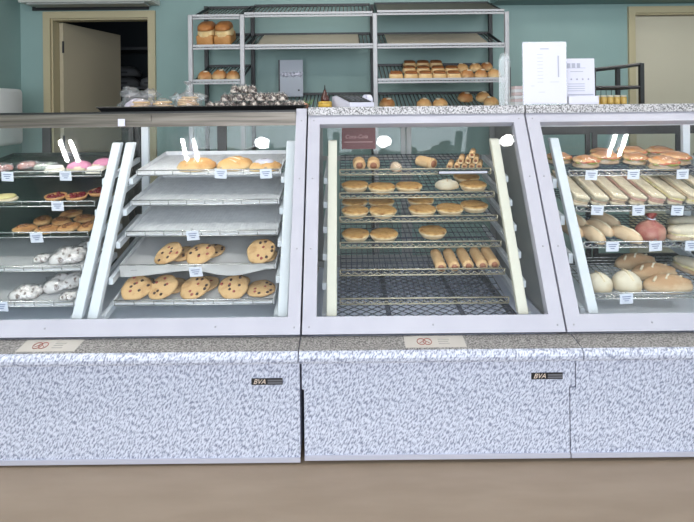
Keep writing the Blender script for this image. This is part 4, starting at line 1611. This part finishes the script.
# clear acrylic screen and striped papers at the right end of the middle case
o = empty('acrylic_screen', (.812, 2.62, TOPZ))
b = MB().box(-.047, .012, -.002, .002, 0, .232).box(-.047, .012, -.002, .08, 0, .004)
b.blob(.028, .004, .04, .1, 1, 0, (-.018, 0, .225))
b.build('panel', M_ACRYL, o)
MB().box(.010, .013, -.003, .003, .04, .19).build('dark_edge', M_DARK, o)
tag(o, 'clear acrylic screen at the right end of the middle case top', 'screen')
o = empty('paper_bags', (.862, 2.64, TOPZ))
for k in range(6):
    MB().box(-.026, .026 - .003 * (k % 2), -.05, .05, .0005 + k * .016, .0150 + k * .016).build('paper_bundle', mat('pinkish_paper' if k % 2 else 'white_paper_bundle', (216, 196, 196) if k % 2 else (226, 226, 228), .6), o)
tag(o, 'stack of folded white and pinkish papers left of the tall sheet', 'paper stack')

# black stand with yellow jars on the right case
o = empty('wire_stand', (1.368, 2.745, TOPZ))
b = MB()
for x, y, h in ((.122, -.11, .205), (-.122, -.11, .185), (.122, .12, .205), (-.122, .12, .185)):
    MB().box(x - .010, x + .010, y - .010, y + .010, 0, h).build('stand_post', M_BLACK, o)
b = MB()
for h, dz in ((.190, .0), (.085, 0)):
    for y in (-.11, .12):
        b.tube([(-.122, y, h - (.015 if h > .15 else 0)), (.122, y, h + (.010 if h > .15 else 0))], .0085, 8)
    for x in (-.122, .122):
        b.tube([(x, -.11, h + (.010 if x > 0 else -.015) * (h > .15)), (x, .12, h + (.010 if x > 0 else -.015) * (h > .15))], .0085, 8)
b.build('stand_rail', M_BLACK, o)
b = MB()
for k in range(9):
    b.tube([(-.115 + k * .0288, .12, .0), (-.115 + k * .0288, .12, .085)], .0016, 5)
b.build('back_wires', M_DARK, o)
tag(o, 'black metal display stand behind the notice on the right case', 'display stand')
for k in range(5):
    def jar():
        o = empty('spread_jar')
        MB().lathe([(0, 0), (.0145, 0), (.016, .003), (.016, .033), (.013, .038), (0, .038)], 18).build('jar_body', mat('yellow_spread', (206, 172, 96), .3), o, True)
        MB().lathe([(.0135, .0375), (.0145, .038), (.0145, .046), (0, .046)], 18).build('lid', mat('cream_lid', (214, 206, 186), .4), o, True)
        return o
    spawn('jar', jar, Matrix.Translation((1.295 + k * .0345, 2.70, TOPZ)), 'small yellow jar, ' + ORD[k] + ' in the row under the black stand', 'jar', 'yellow jars under the black stand')

# ------------------------------------------------------------------ bakery rack against the back wall
RY0, RY1, RT = 3.90, 4.34, .345
RX = [-1.165, -.778, .215, 1.20]
rk = empty('bakery_rack', (0, 4.1, 0))


def RP(mb, nm, m, smooth=False, par=None):
    mb.bm.transform(Matrix.Translation((0, -4.1, 0)))
    return mb.build(nm, m, par or rk, smooth)


for x in RX:
    RP(MB().box(x - .016, x + .016, RY0 - .016, RY0 + .016, 0, 2.02).bevel(.003), 'post', M_RACK)
    RP(MB().box(x - .016, x + .016, RY1 - .016, RY1 + .016, 0, 2.17).bevel(.003), 'post', M_DARK)
    b = MB()
    for z in (.15, 1.0):
        b.tube([(x, RY0, z), (x, RY1, z)], .008, 6)
    RP(b, 'side_brace', M_RACK)
UNIT = [(RX[0], RX[1], (2.0, 1.775, 1.515)), (RX[1], RX[2], (2.012, 1.772, 1.275)), (RX[2], RX[3], (2.018, 1.768, 1.508, 1.272))]
for ui, (a, c, zs) in enumerate(UNIT):
    for li, z in enumerate(zs):
        t = RT
        f = MB()
        f.box(a + .018, c - .018, RY0 - .012, RY0 + .002, z + .005, z + .022)
        f.box(a + .018, c - .018, RY0 - .012, RY0 + .002, z - .014, z - .001)
        sh = RP(f, 'shelf', M_RACK)
        g = MB()
        zr = z + t * (RY1 - RY0)
        g.box(a + .018, c - .018, RY1 - .012, RY1 + .006, zr - .006, zr + .016)
        for x in (a + .022, c - .022):
            g.prism([(RY0, z - .008), (RY1, zr - .008), (RY1, zr + .014), (RY0, z + .014)], x - .004, x + .004)
        RP(g, 'shelf_frame', M_DARK, par=sh)
        wr = MB()
        n = int((c - a) / .032)
        for i in range(1, n):
            x = a + .022 + (c - a - .044) * i / n
            wr.tube([(x, RY0, z), (x, RY1, zr)], .004, 5)
        RP(wr, 'shelf_wires', mat('dull_shelf_wire', (104, 98, 90), .6, .1), True, par=sh)
        if (ui, li) in ((1, 1), (2, 1), (1, 0), (2, 0)):
            pz = .0055
            m_ = mat('beige_liner', (186, 176, 158), .7)
            e0, e1 = (.10, .12) if li else (.03, .03)
            if li or ui == 2:
                RP(MB().prism([(RY0 + .02, z + pz + .02 * t), (RY1 - .03, z + pz + t * (RY1 - RY0 - .03)), (RY1 - .03, z + pz + .003 + t * (RY1 - RY0 - .03)), (RY0 + .02, z + pz + .003 + .02 * t)], a + e0, c - e1), 'shelf_liner', m_ if li else mat('dark_liner', (92, 88, 78), .6), par=sh)
tag(rk, 'tall steel bakery rack with sloping wire shelves against the teal wall', 'bakery rack')
RS = {}
for ui, (a, c, zs) in enumerate(UNIT):
    for li, z in enumerate(zs):
        RS[ui, li] = Shelf(RY0, z, RT, a, c, .44)


def tin_loaf():
    o = empty('tin_loaf')
    w, d = .062, .11
    b = MB().box(-w, w, -d, d, 0, .078)
    b.bevel(.012, 3)
    b.build('tin_crust', mat('tin_crust_brown', (178, 122, 66), .55, col2=(196, 142, 84), scale=12), o, True)
    b = MB().blob(w * 1.06, d * 1.03, .085, .1, 2, .02, (0, 0, .062), e=.75)
    b.build('pale_break', mat('pale_break_crumb', (232, 208, 160), .7, col2=(220, 186, 128), scale=18), o, True)
    b = MB().blob(w * .98, d * 1.045, .052, .1, 4, .06, (0, -.004, .112), e=.75)
    b.build('top_crust', mat('dark_top_crust', (150, 92, 46), .5, col2=(176, 116, 62), scale=14), o, True)
    return o


LF = []
for i, px in enumerate((206, 225.5)):
    M = RS[0, 1].m(px, 45, 0, .0065, 1.0, fy=.13)
    LF.append(spawn('tin', tin_loaf, M, ['left of two tall white tin loaves on the left rack shelf', 'right of two tall white tin loaves on the left rack shelf'][i], 'loaf', 'tin loaves on the rack'))
RS[0, 1].settle(LF, RX[0] + .032, RX[1] - .032, k=1.0)


def bun(seed, m):
    def f():
        o = empty('bread_bun')
        MB().blob(.057, .054, .066, .3, seed, .035).build('crust', m, o, True)
        MB().blob(.02, .018, .007, .6, seed, .1, (.012, -.01, .061), nu=10, nv=6).build('flour_patch', FLOUR, o, True)
        return o
    return f


def square_bun():
    o = empty('finger_bun')
    b = MB().blob(.056, .044, .055, .3, 5, .02, e=.55)
    b.build('bun_body', mat('bun_side', (234, 202, 152), .6, col2=(220, 180, 124), scale=16), o, True)
    b = MB().blob(.050, .039, .014, .3, 7, .03, (0, 0, .0435), e=.6)
    b.build('glazed_top', mat('glazed_top_crust', (138, 84, 46), .4, col2=(166, 108, 62), scale=14), o, True)
    return o


LF = []
for i, px in enumerate((206, 221, 235)):
    LF.append(spawn('bunb', bun(3, BUN), RS[0, 2].m(px, 79.5, i, .0065, [.95, 1.0, .95][i], fy=.065), 'round brown bun, ' + ['left', 'middle', 'right'][i] + ' of three on the lower left rack shelf', 'bun', 'three buns on the left rack'))
RS[0, 2].settle(LF, RX[0] + .032, RX[1] - .032)
LF = []
for i, px in enumerate((396, 411, 426, 440, 454)):
    LF.append(spawn('sqb', square_bun, RS[2, 2].m(px, 80, 0, .0065, .95, fy=.05), 'glazed square bun, ' + ORD[i] + ' in the front row, right rack', 'bun', 'glazed square buns on the rack'))
for i, px in enumerate((409, 423, 438, 451)):
    LF.append(spawn('sqb', None, RS[2, 2].m(px, 72.5, 0, .0065, .95, fy=.15), 'glazed square bun, ' + ORD[i] + ' in the middle row of the right rack', 'bun', 'glazed square buns on the rack'))
for i, px in enumerate((409, 422, 435)):
    LF.append(spawn('sqb', None, RS[2, 2].m(px, 66, .0, .0065, .95, fy=.25), 'glazed square bun, ' + ORD[i] + ' in the back row of the right rack', 'bun', 'glazed square buns on the rack'))
GOLD = crust('golden_bun', (232, 204, 156), (208, 160, 106), (186, 130, 78), 9)
for i, (px, py, k) in enumerate(((471, 76, 1), (484, 76, 1), (498, 75, 0), (462, 69, 0), (476, 68.5, 0), (490, 67.5, 1))):
    lab = ORD[i] if i < 3 else ORD[i - 3]
    LF.append(spawn('rb%d' % k, bun(4 + k, BUN if k else GOLD), RS[2, 2].m(px, py + 2, i, .0065, .9, fy=.06), 'round ' + ('brown' if k else 'golden') + ' roll, ' + lab + ' of the ' + ('front' if i < 3 else 'back') + ' three at rack right', 'bun', 'round rolls on the rack'))
RS[2, 2].settle(LF, RX[2] + .032, RX[3] - .032, k=1.0)
LF = []
for i, (px, py, k) in enumerate(((387, 108, 1), (424, 109, 0), (440, 108.5, 0), (465, 102, 1), (483, 102, 0), (491, 107, 0))):
    LF.append(spawn('rb%d' % k, bun(4 + k, BUN if k else GOLD), RS[2, 3].m(px, py - 1.5, i * 2, .0065, 1.05, fy=.06), 'round crusty roll, ' + ORD[i] + ' on the lowest visible rack shelf', 'bun', 'crusty rolls on the low rack shelf'))
RS[2, 3].settle(LF, RX[2] + .032, RX[3] - .032)

# grey plastic sign standing on the low middle shelf of the rack
YS = 4.27
l, r = at(280, 75, YS), at(303, 75, YS)
zt = at(290, 60, YS).z
zb = 1.275 + RT * (YS - RY0) + .0075
o = empty('plastic_sign', ((l.x + r.x) / 2, YS, zb))
w2 = (r.x - l.x) / 2
MB().box(-w2, w2, -.003, .003, 0, zt - zb).build('panel', mat('grey_plastic', (150, 156, 168), .3), o)
MB().box(-w2 - .012, -w2 - .001, -.006, .006, 0, zt - zb).build('edge_strip', M_DARK, o)
b = MB()
zz = at(290, 74.5, YS).z - zb
pts = []
for k in range(61):
    u = k / 60
    pts.append((-w2 * .95 + u * w2 * 1.9, -.007, zz + .016 * math.sin(u * 40) * (1 if int(u * 6) % 2 else .55)))
b.tube(pts, .0095, 6)
b.build('script_print', M_WHITE, o, True, label='white handwritten script')
MB().box(w2 * .55, w2 * .7, -.0045, -.003, .045, .058).build('mark', M_DARK, o)
tag(o, 'grey plastic sign with white handwriting standing in the rack', 'sign')

# ------------------------------------------------------------------ fixtures on the walls
x0, x1 = at(15, 2, 4.15).x, at(149, 2, 4.15).x
o = empty('air_conditioner', ((x0 + x1) / 2, 4.395, 2.17))
w2 = (x1 - x0) / 2
b = MB().prism([(-.005, .02), (-.20, .02), (-.225, .06), (-.225, .22), (-.20, .28), (-.005, .28)], -w2, w2)
b.build('casing', mat('ac_casing', (200, 200, 194), .5), o)
MB().box(-w2 + .06, w2 - .06, -.19, -.06, .004, .019).build('louvre', mat('ac_louvre', (150, 152, 150), .5), o)
MB().box(-w2, w2 - .09, -.02, -.004, -.012, .019).build('mounting_plate', M_DARK, o)
tag(o, 'long pale air conditioner on the wall above the open door', 'air conditioner')
o = empty('towel_dispenser', (-2.745, 3.9, 1.06))
MB().box(0, .235, -.15, .15, 0, .425).bevel(.03, 3).build('casing', mat('white_dispenser', (218, 220, 220), .4), o, True)
MB().box(.05, .19, -.152, -.149, .22, .30).build('front_slot', M_DARK, o)
tag(o, 'white paper towel dispenser on the left wall by the corner', 'towel dispenser')

# dim shelves with sacks in the store room
o = empty('storage_shelves', (-2.35, 6.15, 0))
b = MB()
for x in (-.5, .7):
    for y in (-.2, .2):
        b.box(x - .02, x + .02, y - .02, y + .02, .0, 2.1)
b.build('upright', M_DARK, o)
for z in (.5, 1.05, 1.55, 2.0):
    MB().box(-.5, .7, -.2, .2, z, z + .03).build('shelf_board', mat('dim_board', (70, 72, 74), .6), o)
tag(o, 'dark storage shelves in the unlit room beyond the open door', 'shelves')


def sack():
    o = empty('flour_sack')
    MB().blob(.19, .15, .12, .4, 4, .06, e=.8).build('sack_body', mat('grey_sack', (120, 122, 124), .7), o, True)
    MB().box(-.1, .1, -.155, -.135, .03, .05).build('seam', mat('sack_seam', (80, 82, 84), .7), o)
    return o


for i, (x, z) in enumerate(((-.27, 1.5815), (.12, 1.5815), (.505, 1.5815), (-.27, 1.0815), (.12, 1.0815), (-.27, 1.7035))):
    spawn('sack', sack, Matrix.Translation((-2.35 + x, 6.13, z)), 'grey sack on the dark store room shelves, ' + ['upper left', 'upper middle', 'upper right', 'lower left', 'lower middle', 'topmost of the upper pile'][i], 'sack', 'sacks in the store room')
